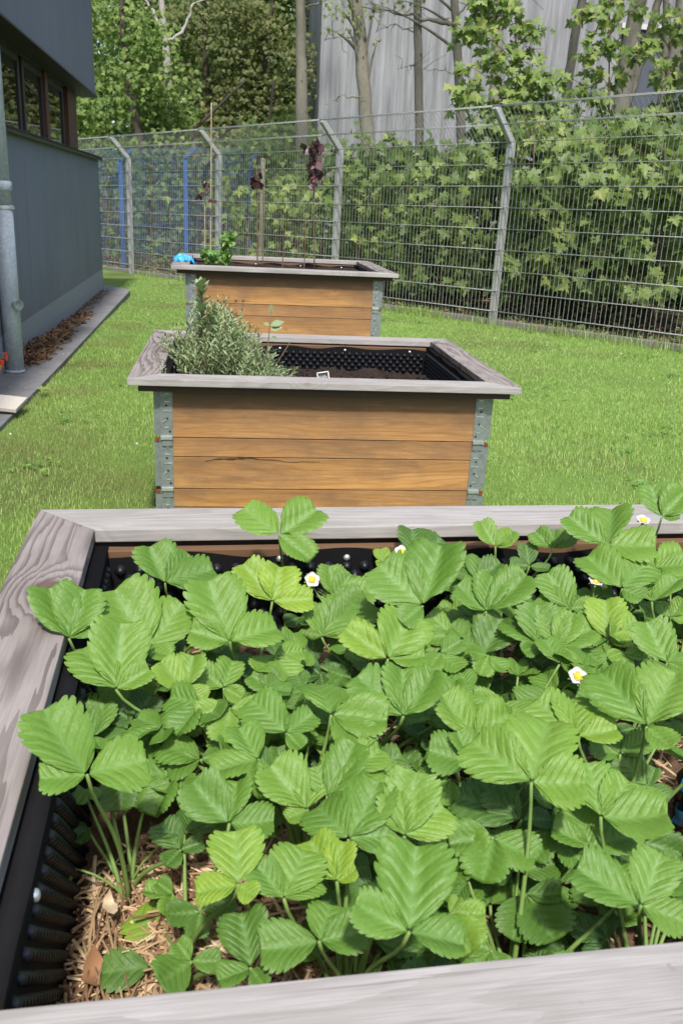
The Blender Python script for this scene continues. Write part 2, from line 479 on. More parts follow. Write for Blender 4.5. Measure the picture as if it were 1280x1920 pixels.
LINER_MATT = mat_plain('black_sheet_fold', (0.008, 0.008, 0.009), 0.85, spec=0.1)
LINER = mat_plain('black_dimple_sheet', (0.007, 0.008, 0.011), 0.42, nscale=50, var=0.5, bump=0.15, bd=0.001, spec=0.35)
HOLE = mat_plain('dark_hole', (0.012, 0.009, 0.007), 0.9)
RUST = mat_plain('rusty_slot', (0.16, 0.04, 0.015), 0.9, nscale=60, var=0.5)
RUST_DARK = mat_plain('dark_split_wood', (0.05, 0.022, 0.010), 0.9, nscale=80, var=0.5)
WALL = mat_render_wall()
PLINTH = mat_plain('plinth_render', (0.29, 0.31, 0.34), 0.9, nscale=180, var=0.3, bump=0.4, spec=0.2)
DARKMETAL = mat_plain('anthracite_metal', (0.030, 0.027, 0.024), 0.5, nscale=30)
REDFRAME = mat_plain('brown_red_frame', (0.10, 0.034, 0.022), 0.5, nscale=30)
GLASS = mat_plain('window_glass', (0.006, 0.008, 0.008), 0.02, nscale=3, var=0.2, spec=1.0)
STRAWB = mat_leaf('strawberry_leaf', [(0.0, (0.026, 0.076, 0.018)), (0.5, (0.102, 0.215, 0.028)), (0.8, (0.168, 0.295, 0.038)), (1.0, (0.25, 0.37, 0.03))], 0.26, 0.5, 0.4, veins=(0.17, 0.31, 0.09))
PETIOLE = mat_plain('strawberry_stalk', (0.15, 0.24, 0.055), 0.6, nscale=40)
PETAL = mat_plain('white_petal', (0.47, 0.47, 0.445), 0.6, nscale=30, var=0.05)
YELLOW = mat_plain('yellow_stamens', (0.72, 0.47, 0.03), 0.7, nscale=300, var=0.4)
MAPLE = mat_leaf('maple_leaf', [(0.0, (0.048, 0.085, 0.028)), (0.45, (0.125, 0.195, 0.05)), (0.8, (0.225, 0.31, 0.078)), (1.0, (0.34, 0.39, 0.11))], 0.4, 0.5, 0.35, nscale=25)
OLIVE = mat_leaf('olive_foliage', [(0.0, (0.06, 0.08, 0.028)), (0.45, (0.135, 0.165, 0.055)), (0.8, (0.215, 0.22, 0.08)), (1.0, (0.30, 0.25, 0.115))], 0.35, 0.6, 0.3, nscale=15)
WOODGREEN = mat_leaf('woodland_foliage', [(0.0, (0.045, 0.085, 0.026)), (0.5, (0.125, 0.205, 0.05)), (0.8, (0.19, 0.275, 0.066)), (1.0, (0.28, 0.345, 0.095))], 0.4, 0.55, 0.3, nscale=15)
LAV = mat_leaf('lavender_leaf', [(0.0, (0.17, 0.21, 0.11)), (0.5, (0.30, 0.365, 0.20)), (1.0, (0.44, 0.50, 0.30))], 0.25, 0.7, 0.25, nscale=40)
SAGE = mat_leaf('sage_leaf', [(0.0, (0.16, 0.23, 0.12)), (0.5, (0.26, 0.35, 0.19)), (1.0, (0.38, 0.46, 0.27))], 0.2, 0.7, 0.25, nscale=40)
PURPLE = mat_leaf('purple_leaf', [(0.0, (0.02, 0.006, 0.008)), (0.5, (0.05, 0.014, 0.018)), (1.0, (0.13, 0.045, 0.05))], 0.12, 0.4, 0.5, nscale=20)
HERB = mat_leaf('herb_leaf', [(0.0, (0.06, 0.15, 0.03)), (0.5, (0.13, 0.29, 0.055)), (1.0, (0.23, 0.38, 0.09))], 0.25, 0.45, 0.4, nscale=40)
BARK = mat_bark('grey_maple_bark', (0.15, 0.135, 0.10), (0.29, 0.275, 0.21), (0.05, 0.035, 0.025))
BARK_D = mat_bark('dark_bark', (0.045, 0.036, 0.028), (0.10, 0.085, 0.065))
BARK_W = mat_bark('pale_birch_bark', (0.26, 0.25, 0.22), (0.40, 0.39, 0.35), (0.08, 0.07, 0.06))
STEM = mat_bark('brown_twig', (0.10, 0.07, 0.05), (0.2, 0.155, 0.11))
CANE = mat_bark('bamboo_cane', (0.30, 0.24, 0.15), (0.42, 0.35, 0.23))
EARTH = mat_ground()
GRASS = mat_grass()
HALL = mat_hall()
PAVE = mat_pave()
SOIL = mat_soil('black_compost', (0.010, 0.007, 0.006), (0.075, 0.05, 0.038))
MULCHSOIL = mat_soil('brown_mulch', (0.045, 0.027, 0.017), (0.34, 0.21, 0.125))
STRAW = mat_straw()
CONC = mat_plain('pale_concrete', (0.20, 0.19, 0.17), 0.9, nscale=40, var=0.35, bump=0.3, bd=0.004)
ORANGE = mat_plain('orange_hose_plastic', (0.62, 0.25, 0.06), 0.5, nscale=20)
REDPL = mat_plain('orange_red_plastic', (0.75, 0.075, 0.02), 0.4, nscale=20)
GREYPL = mat_plain('grey_plastic', (0.2, 0.19, 0.18), 0.5)
BLUEGL = mat_plain('blue_nitrile', (0.05, 0.33, 0.72), 0.4, nscale=15, var=0.3)
BLACKPL = mat_plain('black_plastic_film', (0.012, 0.012, 0.014), 0.25, nscale=20, bump=0.3, bd=0.004)
CHALK = mat_plain('chalkboard_black', (0.02, 0.02, 0.025), 0.6)
WHITE = mat_plain('white_paint', (0.75, 0.75, 0.73), 0.5, var=0.05)
INK = mat_plain('black_spray_paint', (0.018, 0.02, 0.028), 0.6, nscale=12, var=0.5)
TILE = mat_plain('sandstone_tile', (0.47, 0.43, 0.37), 0.85, nscale=60, var=0.2, bump=0.2)
DEADLEAF = mat_plain('dead_leaf_brown', (0.26, 0.13, 0.06), 0.7, nscale=25, var=0.4)

LEAVES=[(-458,-1804,630,-494,-1744,668,-408,-1748,656,-369,-1768,640,0),
(-564,-2056,665,-604,-1989,712,-548,-1987,708,-531,-2028,679,0),
(-466,-2037,640,-525,-1956,675,-415,-1966,669,-430,-2059,630,0),
(-496,-2135,635,-551,-2067,670,-501,-2043,675,-451,-2105,643,0),
(-355,-2043,650,-418,-2031,659,-394,-1953,706,-278,-2014,665,0),
(-413,-2113,620,-451,-2081,641,-400,-2068,651,-380,-2126,611,1),
(-554,-2037,600,-581,-1992,621,-575,-2065,590,-539,-2042,597,0),
(-363,-2079,600,-399,-2055,615,-349,-2038,628,-335,-2095,591,0),
(-278,-1820,720,-344,-1764,747,-207,-1778,752,-224,-1871,694,3),
(-292,-1918,650,-343,-1859,690,-277,-1861,688,-220,-1915,651,1),
(-185,-1821,610,-194,-1761,637,-151,-1780,630,-111,-1820,613,0),
(-217,-1940,600,-218,-1886,634,-171,-1888,633,-134,-1890,631,0),
(-81,-1998,680,-144,-1924,711,-30,-1903,736,-98,-2010,672,0),
(-139,-2061,630,-205,-2015,651,-98,-1994,664,-80,-2065,630,0),
(-150,-2227,645,-209,-2169,669,-142,-2160,679,-94,-2184,671,0),
(-83,-1702,620,-87,-1670,641,-64,-1688,631,-101,-1705,617,1),
(-31,-1716,640,-27,-1650,674,31,-1681,661,-48,-1694,650,2),
(273,-1815,700,217,-1739,719,315,-1726,745,355,-1847,705,0),
(375,-1787,740,374,-1720,778,430,-1759,777,403,-1805,741,0),
(212,-1733,660,187,-1688,674,254,-1715,681,226,-1699,680,0),
(111,-1720,660,89,-1669,682,155,-1700,679,145,-1722,666,1),
(267,-1901,660,229,-1814,689,328,-1863,696,293,-1935,652,0),
(317,-1909,640,319,-1860,661,379,-1882,663,350,-1864,666,1),
(24,-1968,655,-18,-1916,676,48,-1911,688,105,-1931,686,0),
(171,-1739,630,175,-1694,656,206,-1759,626,132,-1733,626,2),
(55,-1800,630,28,-1769,644,78,-1751,660,110,-1779,648,0),
(12,-2005,600,-29,-1937,625,63,-1953,640,23,-2040,585,2),
(88,-2030,630,52,-1969,656,98,-1965,664,56,-2040,621,0),
(112,-2037,630,116,-1988,659,153,-1996,662,179,-2016,656,0),
(180,-1913,630,133,-1869,642,159,-1841,662,219,-1916,638,0),
(209,-1998,620,227,-1926,654,272,-1969,645,245,-2011,622,1),
(252,-2095,635,240,-2026,661,279,-2075,650,274,-2117,631,0),
(119,-2299,670,87,-2206,701,180,-2247,711,134,-2340,656,0),
(268,-1810,600,240,-1789,603,296,-1779,620,304,-1814,606,0),
(363,-1815,660,365,-1779,676,430,-1800,686,416,-1838,666,0),
(369,-1885,600,355,-1856,612,399,-1868,621,388,-1898,599,0),
(-492,-2382,690,-553,-2318,716,-541,-2389,688,-428,-2366,696,0),
(-523,-2139,570,-568,-2090,591,-514,-2089,587,-517,-2157,563,0),
(-478,-2107,570,-513,-2091,580,-455,-2066,586,-449,-2095,573,2),
(-457,-2141,560,-426,-2111,568,-489,-2119,568,-444,-2168,551,0),
(-390,-2202,575,-445,-2178,583,-437,-2210,569,-351,-2198,579,0),
(-356,-2362,610,-400,-2317,626,-347,-2311,633,-303,-2366,612,0),
(-409,-2317,540,-436,-2280,555,-379,-2310,543,-426,-2339,530,2),
(-525,-2218,550,-554,-2226,550,-535,-2240,542,-505,-2230,543,0),
(-491,-2179,550,-465,-2186,545,-495,-2201,541,-481,-2235,525,2),
(-523,-2225,500,-543,-2243,496,-529,-2251,493,-539,-2221,502,2),
(-290,-2240,635,-338,-2186,658,-252,-2218,651,-273,-2262,625,0),
(-295,-2075,590,-332,-2047,602,-306,-2042,605,-287,-2067,594,0),
(-238,-2235,655,-253,-2172,682,-164,-2253,651,-196,-2289,634,0),
(-275,-2358,620,-319,-2307,638,-264,-2302,640,-301,-2371,615,0),
(-254,-2351,630,-211,-2300,655,-264,-2312,643,-201,-2340,641,0),
(-294,-2248,590,-341,-2231,597,-300,-2219,602,-313,-2261,584,0),
(-242,-2429,640,-276,-2377,655,-198,-2376,667,-187,-2429,648,0),
(-188,-2434,645,-166,-2375,676,-138,-2408,665,-192,-2392,664,0),
(-348,-2476,635,-351,-2420,655,-393,-2478,633,-337,-2487,632,1),
(-307,-2485,625,-335,-2449,635,-282,-2433,641,-267,-2466,632,0),
(-213,-2575,670,-261,-2550,676,-194,-2497,694,-163,-2589,667,0),
(-159,-2508,620,-146,-2494,626,-123,-2517,623,-146,-2550,609,1),
(-256,-2462,620,-283,-2414,636,-245,-2423,637,-237,-2458,624,1),
(-278,-2521,610,-337,-2522,604,-263,-2484,624,-230,-2519,616,0),
(-337,-2522,585,-346,-2466,599,-370,-2534,581,-330,-2532,583,0),
(-392,-2459,530,-427,-2486,523,-408,-2439,537,-359,-2461,528,2),
(-384,-2397,530,-424,-2402,529,-390,-2427,519,-344,-2386,533,2),
(-416,-2340,500,-452,-2337,501,-423,-2367,492,-437,-2326,505,0),
(-58,-2411,685,-111,-2344,693,-15,-2337,722,-1,-2430,694,0),
(48,-2278,645,7,-2216,661,55,-2216,671,102,-2280,655,0),
(-81,-2294,625,-138,-2276,629,-98,-2256,641,-72,-2310,618,0),
(-64,-2240,620,-100,-2174,640,-64,-2179,641,-4,-2207,636,0),
(-45,-2370,605,-117,-2323,612,-77,-2326,616,-5,-2370,610,2),
(-51,-2395,560,-93,-2374,563,-73,-2343,575,-3,-2392,565,2),
(15,-2413,605,-27,-2390,605,10,-2366,628,68,-2411,620,0),
(18,-2418,645,22,-2356,674,64,-2382,669,87,-2437,648,0),
(3,-2541,650,-50,-2497,655,39,-2498,669,40,-2565,649,0),
(-49,-2417,550,-33,-2476,529,-78,-2464,529,-10,-2429,549,2),
(141,-2290,580,116,-2240,593,159,-2270,591,163,-2312,577,2)]

# ------------------------------------------------------------------ the setting: ground, pavement
FA = np.array([-0.53, 9.878]); FD = np.array([0.571, -0.821]); FN = np.array([0.821, 0.571])
def sst(a, b, x):
    t = np.clip((np.asarray(x, float) - a) / (b - a), 0, 1)
    return t * t * (3 - 2 * t)
def fence_d(x, y): return (x - FA[0]) * FN[0] + (y - FA[1]) * FN[1]
def gz(x, y):
    x, y = np.asarray(x, float), np.asarray(y, float)
    sd = fence_d(x, y)
    z = 0.0333 * (np.clip(x, -4, 6) + 0.53) * sst(-4.0, -1.3, sd)
    z = z + 0.05 * sst(0.4, -1.0, y)
    z = z + 0.16 * sst(0.25, 1.6, sd) + 0.06 * sst(2, 10, sd) * (vnoise(x * .7 + 9, y * .7 + 5, 4) - .3)
    return z

xs = np.unique(np.concatenate([np.linspace(-60, -8, 14), np.linspace(-8, 10, 121), np.linspace(10, 70, 14)]))
ys = np.unique(np.concatenate([np.linspace(-30, -5, 8), np.linspace(-5, 20, 160), np.linspace(20, 120, 14)]))
gx, gy = np.meshgrid(xs, ys)
gv = np.stack([gx, gy, gz(gx, gy) + 0.012 * (vnoise(gx * 2 + 70, gy * 2 + 70, 5) - .5)], -1).reshape(-1, 3)
nx, ny = len(xs), len(ys)
ii, jj = np.meshgrid(np.arange(nx - 1), np.arange(ny - 1))
q = (jj * nx + ii).ravel()
mb = MB()
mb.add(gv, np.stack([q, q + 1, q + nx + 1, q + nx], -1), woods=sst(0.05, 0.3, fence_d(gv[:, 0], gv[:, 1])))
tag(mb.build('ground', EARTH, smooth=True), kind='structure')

mb = MB()
mb.prism([(-2.6, -6), (-1.50, -6), (-1.535, 1.46), (-1.545, 3.4), (-1.60, 8.55), (-1.66, 8.75), (-1.98, 9.15), (-2.6, 9.15)], -0.05, 0.03)
tag(mb.build('pavement', PAVE, bevel=0.004), kind='structure')

# ------------------------------------------------------------------ lawn: blades of grass
def grass_blades(n, xr, yr, hmin, hmax, wd, seed):
    g = np.random.default_rng(seed)
    x = g.uniform(*xr, n); y = g.uniform(*yr, n)
    edge = np.interp(y, [-6, 1.46, 3.4, 8.55, 9.2], [-1.495, -1.525, -1.535, -1.59, -1.85])
    ok = (x > edge + g.normal(0, 0.012, n)) & (fence_d(x, y) < -0.02 + 0.05 * g.random(n))
    for (ox, oy, a) in ((0, 0, 0), (-.003, 2.531, .0139), (0.0, -2.72, .043)):
        u = (x - ox) * math.cos(a) + (y - oy) * math.sin(a); v = -(x - ox) * math.sin(a) + (y - oy) * math.cos(a)
        ok &= ~((abs(u) < .595) & (v > .005) & (v < .99))
    # the grass thins out on the trodden patches
    bare = sst(0.62, 0.86, vnoise(x * 1.5 + 11, y * 1.5 + 3, 12))
    ok &= g.random(n) > bare * 0.45
    x, y, bare = x[ok], y[ok], bare[ok]
    dry = np.clip(sst(0.62, 0.9, vnoise(x * 2.3, y * 2.3 + 7, 21)) * (x < 0) + 1.1 * np.exp(-((x + 1.35)**2 / .09 + (y - 1.35)**2 / .35)) + 0.9*np.exp(-((x + .8)**2 / .05 + (y - .75)**2 / .1)), 0, 1) * (g.random(len(x)) < 0.75)
    m = len(x)
    h = g.uniform(hmin, hmax, m) * (0.75 + 0.5 * vnoise(x * 3, y * 3, 8))
    a = g.uniform(0, 2 * np.pi, m); lean = np.abs(g.normal(0, 0.55, m))
    d = np.stack([np.cos(a), np.sin(a)], 1)
    wv = np.stack([-np.sin(a), np.cos(a)], 1) * (wd * g.uniform(.7, 1.3, m))[:, None]
    z = gz(x, y)
    b = np.stack([x, y, z - .004], 1)
    o = np.zeros((m, 1))
    tip = b + np.c_[d * (h * lean)[:, None], h / np.sqrt(1 + lean**2) + .004]
    midp = b + np.c_[d * (h * lean * .3)[:, None], h * .6 / np.sqrt(1 + .3*lean**2)]
    V = np.stack([b - np.c_[wv, o], b + np.c_[wv, o], midp + np.c_[wv * .7, o], midp - np.c_[wv * .7, o], tip], 1).reshape(-1, 3)
    k = np.arange(m)[:, None] * 5
    tint = np.clip(g.normal(0.48, 0.27, m), 0, 0.95); tint[g.random(m) < .02] = 1.0
    mbx.add(V, k + np.array([[0, 1, 2, 3]]), 0, tint=np.repeat(tint, 5), dry=np.repeat(dry, 5))
    mbx.F.append(k + np.array([[3, 2, 4]]) + mbx.n - 5 * m); mbx.M.append(np.zeros(m, int))
mbx = MB()
grass_blades(130000, (-1.56, 2.8), (-0.6, 2.6), .012, .031, .0013, 1)
grass_blades(170000, (-1.62, 4.6), (1.5, 6.0), .012, .030, .0016, 2)
grass_blades(90000, (-2.0, 3.2), (5.5, 12.4), .012, .028, .0022, 3)
grass_blades(9000, (-1.56, 4.8), (-4.2, -0.6), .025, .05, .003, 4)
grass_blades(9000, (2.6, 7.0), (-3.0, 3.0), .025, .05, .004, 5)
tag(mbx.build('lawn_grass', GRASS), 'short green lawn grass round the raised beds', 'grass', kind='stuff')

# longer tufts along the fence foot
mb = MB()
g = np.random.default_rng(5)
for t_ in np.concatenate([g.uniform(-5.5, 8.8, 260), g.normal(3.95, .18, 60), g.normal(6.2, .9, 80)]):
    p0 = FA + FD * t_ + FN * g.uniform(-.10, .03)
    if p0[0] < -1.8: continue
    for _ in range(5):
        b = np.array([p0[0] + g.normal(0, .03), p0[1] + g.normal(0, .03), 0]); b[2] = gz(b[0], b[1]) - .005
        h = g.uniform(.05, .15); a = g.uniform(0, 6.28); l = g.uniform(.1, .6) * h
        d = np.array([math.cos(a), math.sin(a), 0]); wv = np.array([-d[1], d[0], 0]) * .003
        m_ = b + d * l * .35 + [0, 0, h * .6]; tp = b + d * l + [0, 0, h]
        mb.add([b - wv, b + wv, m_ + wv * .7, m_ - wv * .7, tp], [(0, 1, 2, 3), (3, 2, 4)], 0, tint=float(np.clip(g.normal(.35, .2), 0, 1)), dry=float(g.random() < .2))
tag(mb.build('long_grass', GRASS), 'tufts of longer grass along the foot of the wire fence', 'grass', kind='stuff')

# ------------------------------------------------------------------ grey building on the left
BA = math.atan2(0.0179, 0.9998)
BO = np.array([-1.87, 4.0, 0.0])
def bl(p):
    p = np.asarray(p, float) - BO
    c, s_ = math.cos(-BA), math.sin(-BA)
    return np.array([c * p[0] - s_ * p[1], s_ * p[0] + c * p[1], p[2]])
bld = empty('grey_building', 'dark grey rendered building with a ribbon of windows and projecting upper storey', 'building', None, BO, BA)
MB().box((-2.5, -1.65, .905), (5, 12.72, 1.33)).build('lower_wall', WALL, bld)
MB().box((-2.499, -1.65, .12), (5.004, 12.724, .30)).build('plinth', PLINTH, bld)
MB().box((-2.5, -1.64, 2.86), (5, 12.71, 1.18)).build('upper_storey', WALL, bld)
mb = MB(); mb.box((-.08, -1.64, 2.263), (.22, 12.70, .014)); mb.build('soffit', DARKMETAL, bld)
mb = MB(); mb.box((-.075, -1.63, 1.584), (.25, 12.74, .022)); mb.box((.047, -1.63, 1.574), (.006, 12.74, .04))
mb.build('window_sill', DARKMETAL, bld, bevel=.002)
mb = MB(); mb.box((-2.8, -1.8, 1.92), (4.95, 12.1, .66)); mb.build('window_band_wall', DARKMETAL, bld)
def lz(y): return y - 4.0
wins = [(-1.0, 1.6), (1.75, 3.35), (3.5, 5.26), (5.52, 6.36), (6.72, 7.60)]
for k, (y0, y1) in enumerate(wins):
    a, b = lz(y0), lz(y1)
    mb = MB()
    mb.box((-.27, (a + b) / 2, 1.63), (.10, b - a, .07)); mb.box((-.27, (a + b) / 2, 2.225), (.10, b - a, .062))
    mb.box((-.27, a - .035, 1.925), (.102, .07, .664)); mb.box((-.27, b + .035, 1.925), (.102, .07, .664))
    wn = mb.build('window', DARKMETAL, bld, bevel=.003)
    MB().box((-.238, (a + b) / 2, 1.93), (.012, b - a + .02, .56)).build('pane', GLASS, wn)
mb = MB(); mb.box((-.25, lz(6.49), 1.925), (.11, .13, .666)); mb.build('window_post', REDFRAME, bld, bevel=.003)
mb = MB(); mb.box((-.25, lz(8.09), 1.925), (.13, .64, .668)); mb.build('window_post', REDFRAME, bld, bevel=.003)

px_, py_ = bl((-1.788, 3.0, 0))[:2]
mb = MB(); mb.tube([(px_, py_, .03), (px_, py_, .6), (px_, py_, 1.09)], .060, 24); mb.tube([(px_, py_, 1.0), (px_, py_, 2.2), (px_, py_, 3.2)], .054, 24)
dp = mb.build('downpipe', PIPE_M, bld, smooth=True)
mb = MB(); mb.lathe([(.058, 0), (.066, .01), (.066, .05), (.058, .06)], (px_, py_, 1.185), 24); mb.build('pipe_collar', PIPE_M, dp, smooth=True)
mb = MB(); mb.lathe([(.061, 0), (.0655, .003), (.0655, .022), (.061, .025)], (px_, py_, 1.075), 24); mb.box((px_ - .085, py_, 1.087), (.06, .02, .02)); mb.box((px_ + .066, py_ - .02, 1.087), (.02, .012, .02))
mb.build('pipe_clamp', GALV_BRIGHT, dp)
mb = MB(); mb.lathe([(.06, 0), (.067, .004), (.067, .012), (.06, .016)], (px_, py_, .032), 24); mb.build('pipe_foot_ring', PIPE_M, dp)
ry = np.array([[0, 0, 1], [0, 1, 0], [-1, 0, 0.]]) @ np.array([[1, 0, 0], [0, 1, 0], [0, 0, 1.]])
rs = rotz(-.75) @ ry
mb = MB(); mb.lathe([(.030, .0), (.031, .055), (.036, .058), (.036, .070), (.027, .070), (.026, .03), (.0, .03)], (px_ + .018, py_ - .018, .482), 20, rs)
mb.build('outlet_spout', GALV_BRIGHT, dp, smooth=False)

# hose on the tap behind the pipe
hz = empty('garden_hose', 'orange garden hose with red and grey connector at the foot of the downpipe', 'hose', None, (-1.80, 2.72, .03))
mb = MB(); mb.tube(np.array([(-.04, .14, .075), (-.045, .1, .045), (-.06, .03, .03), (-.09, -.1, .012), (-.11, -.3, .012), (-.07, -.55, .012), (.02, -.75, .012), (.03, -1.1, .012)]), .0095, 10)
mb.build('hose', ORANGE, hz, smooth=True)
mb = MB(); mb.lathe([(.0, 0), (.014, 0), (.019, .006), (.019, .03), (.014, .036), (0, .036)], (-.04, .145, .07), 14); mb.build('hose_connector', REDPL, hz, smooth=False)
mb = MB(); mb.lathe([(.0, 0), (.016, 0), (.016, .016), (0, .016)], (-.04, .145, .055), 14); mb.build('tap_body', GREYPL, hz)
MB().box((-.04, .16, .13), (.05, .03, .045)).build('tap_handle', GREYPL, hz, bevel=.003)
mb = MB(); mb.box((-.005, .15, .125), (.016, .02, .055)); mb.build('tap_lever', REDPL, hz, bevel=.003)

# tilted tile on the pavement
tl = Matrix.Rotation(R(-7), 3, 'Y') @ Matrix.Rotation(R(9), 3, 'X')
mb = MB(); mb.box((0, 0, 0), (.20, .20, .022)); o = mb.build('loose_tile', TILE, bevel=.003); o.location = (-1.60, 1.875, .072); o.rotation_euler = (R(7), R(4), R(-6))
tag(o, 'pale square sandstone tile lying tilted on the dark pavement', 'tile')
mb = MB(); mb.box((0, 0, 0), (.16, .09, .035)); o = mb.build('stone_block', CONC, bevel=.008); o.location = (-1.66, 1.83, .047); o.rotation_euler = (0, 0, .3)
tag(o, 'rough stone block on the pavement propping up the sandstone tile', 'stone')

# heap of dry roots against the wall
mb = MB(); g = np.random.default_rng(9)
for k in range(420):
    t_ = g.random() ** 1.1
    cx = -1.835 + .025 * t_ + abs(g.normal(0, .065)) * (1 - .4 * t_); cyy = 3.25 + t_ * 2.9 * (1 if g.random() < .5 else .55)
    hgt = .10 * (1 - t_ * .75) * max(0, 1 - (cx + 1.84) / .2) + .034
    L = g.uniform(.05, .22); a = g.normal(1.45, .7); p = np.array([cx, cyy, g.uniform(.03, max(.04, hgt))])
    d = np.array([math.cos(a), math.sin(a), g.normal(0, .25)])
    n_ = 6; pts = p + d * np.linspace(-.5, .5, n_)[:, None] * L + g.normal(0, .012, (n_, 3)); pts[:, 2] = np.maximum(pts[:, 2], .034); pts[:, 0] = np.clip(pts[:, 0], -1.92, -1.55)
    mb.tube(pts, g.uniform(.0025, .008), 5, tint=g.uniform(0.0, .62))
tag(mb.build('heap_of_dry_roots', STRAW, smooth=True), 'heap of dry brown roots and twigs between grey wall and pavement', 'dry roots', kind='stuff')
mb = MB()
for k in range(900):
    t_ = g.random(); cyy = 3.4 + 5.0 * t_; cx = -1.86 - .018 * (cyy - 4) + abs(g.normal(0, .055))
    a = g.uniform(0, 6.28); s_ = g.uniform(.006, .022); d = np.array([math.cos(a), math.sin(a), 0]) * s_; e = np.array([-d[1], d[0], 0]) * .5
    p = np.array([cx, cyy, .031 + g.uniform(0, .012)])
    mb.add([p - d, p - e + [0, 0, .005], p + d, p + e + [0, 0, .004]], [(0, 1, 2, 3)], tint=g.uniform(0, .6))
tag(mb.build('leaf_litter', STRAW), 'brown leaf crumbs strewn along the foot of the grey wall', 'leaf litter', kind='stuff')
mb = MB()
for k in range(46):
    cyy = g.uniform(1.3, 4.5); cx = g.uniform(-1.80, -1.56); p = np.array([cx, cyy, .0325]); s_ = g.uniform(.004, .012); a = g.uniform(0, 6.3)
    d = np.array([math.cos(a), math.sin(a), 0]) * s_; e = np.array([-d[1], d[0], 0]) * .5
    mb.add([p - d, p - e + [0, 0, .003], p + d, p + e + [0, 0, .002]], [(0, 1, 2, 3)], tint=.9)
tag(mb.build('petal_litter', STRAW), 'pale petals and crumbs scattered over the dark pavement', 'petals', kind='stuff')

# ------------------------------------------------------------------ leaf scattering
def maple_tmpl(hi=True):
    if hi: half = [(.015, 0), (.16, -.08), (.38, -.05), (.31, .06), (.26, .15), (.43, .19), (.64, .36), (.45, .40), (.47, .54), (.28, .46), (.18, .50), (.27, .67), (.15, .71), (.10, .84)]
    else: half = [(.02, 0), (.36, .0), (.31, .17), (.56, .40), (.30, .52), (.22, .74)]
    P = half + [(0, 1.0)] + [(-x, y) for x, y in half[::-1]]
    P = np.array(P); c = np.array([[0, .3]])
    V = np.vstack([c, P]); z = .16 * np.abs(V[:, 0]) - .22 * (V[:, 1] - .3)**2
    V = np.c_[V, z]; n = len(P)
    return V, np.array([(0, 1 + k, 1 + (k + 1) % n) for k in range(n)])
def ovate_tmpl(wd=.3):
    V = np.array([(0, 0, 0), (wd * .8, .3, .04), (wd, .55, .03), (0, 1, -.06), (-wd, .55, .03), (-wd * .8, .3, .04)])
    return V, np.array([(0, 1, 2), (0, 2, 3), (0, 3, 4), (0, 4, 5)])
MAPLE_HI, MAPLE_LO, OVATE, NARROW = maple_tmpl(True), maple_tmpl(False), ovate_tmpl(.30), ovate_tmpl(.11)
def scatter(mb, tm, pos, d, n, size, tint, mat=0):
    V, F = tm
    d = d / (np.linalg.norm(d, axis=1)[:, None] + 1e-9)
    x = np.cross(d, n); x /= np.linalg.norm(x, axis=1)[:, None] + 1e-9
    z = np.cross(x, d)
    size = np.broadcast_to(size, (len(pos),))
    W = (V[None, :, 0, None] * x[:, None] + V[None, :, 1, None] * d[:, None] + V[None, :, 2, None] * z[:, None]) * size[:, None, None] + pos[:, None]
    k = (np.arange(len(pos)) * len(V))[:, None, None]
    mb.add(W.reshape(-1, 3), (F[None] + k).reshape(-1, F.shape[1]), mat, tint=np.repeat(np.broadcast_to(tint, (len(pos),)), len(V)))
def puff(mb, g, c, r, n, size, tm, tm_mean=.5, tm_sd=.2, squash=.75, face=(-.12, -.75, .5)):
    """leaves through a clump: layered sprays with gaps, drooping outwards"""
    v = g.normal(size=(n, 3)); v /= np.linalg.norm(v, axis=1)[:, None]
    v *= (g.random(n) ** .5)[:, None]; 
    lay = np.round(v[:, 2] * 2.2) / 2.2
    v[:, 2] = lay * .8 + v[:, 2] * .2
    pos = np.asarray(c) + v * r * np.array([1, 1, squash])
    nrm = np.asarray(face) + g.normal(0, .45, (n, 3)) + v * .25
    d = v * np.array([1, 1, .2]) + g.normal(0, .5, (n, 3)) + np.array([0, -.1, -.75])
    scatter(mb, tm, pos, d, nrm, size * g.uniform(.65, 1.2, n), np.clip(g.normal(tm_mean, tm_sd, n), 0, 1))

def crown_clumps(g, c, rad, n, r):
    v = g.normal(size=(n, 3)); v /= np.linalg.norm(v, axis=1)[:, None]; v *= (g.random(n) ** .4)[:, None]
    p = np.asarray(c) + v * np.asarray(rad)
    return [(a, b, d, r * g.uniform(.6, 1.25)) for a, b, d in p]

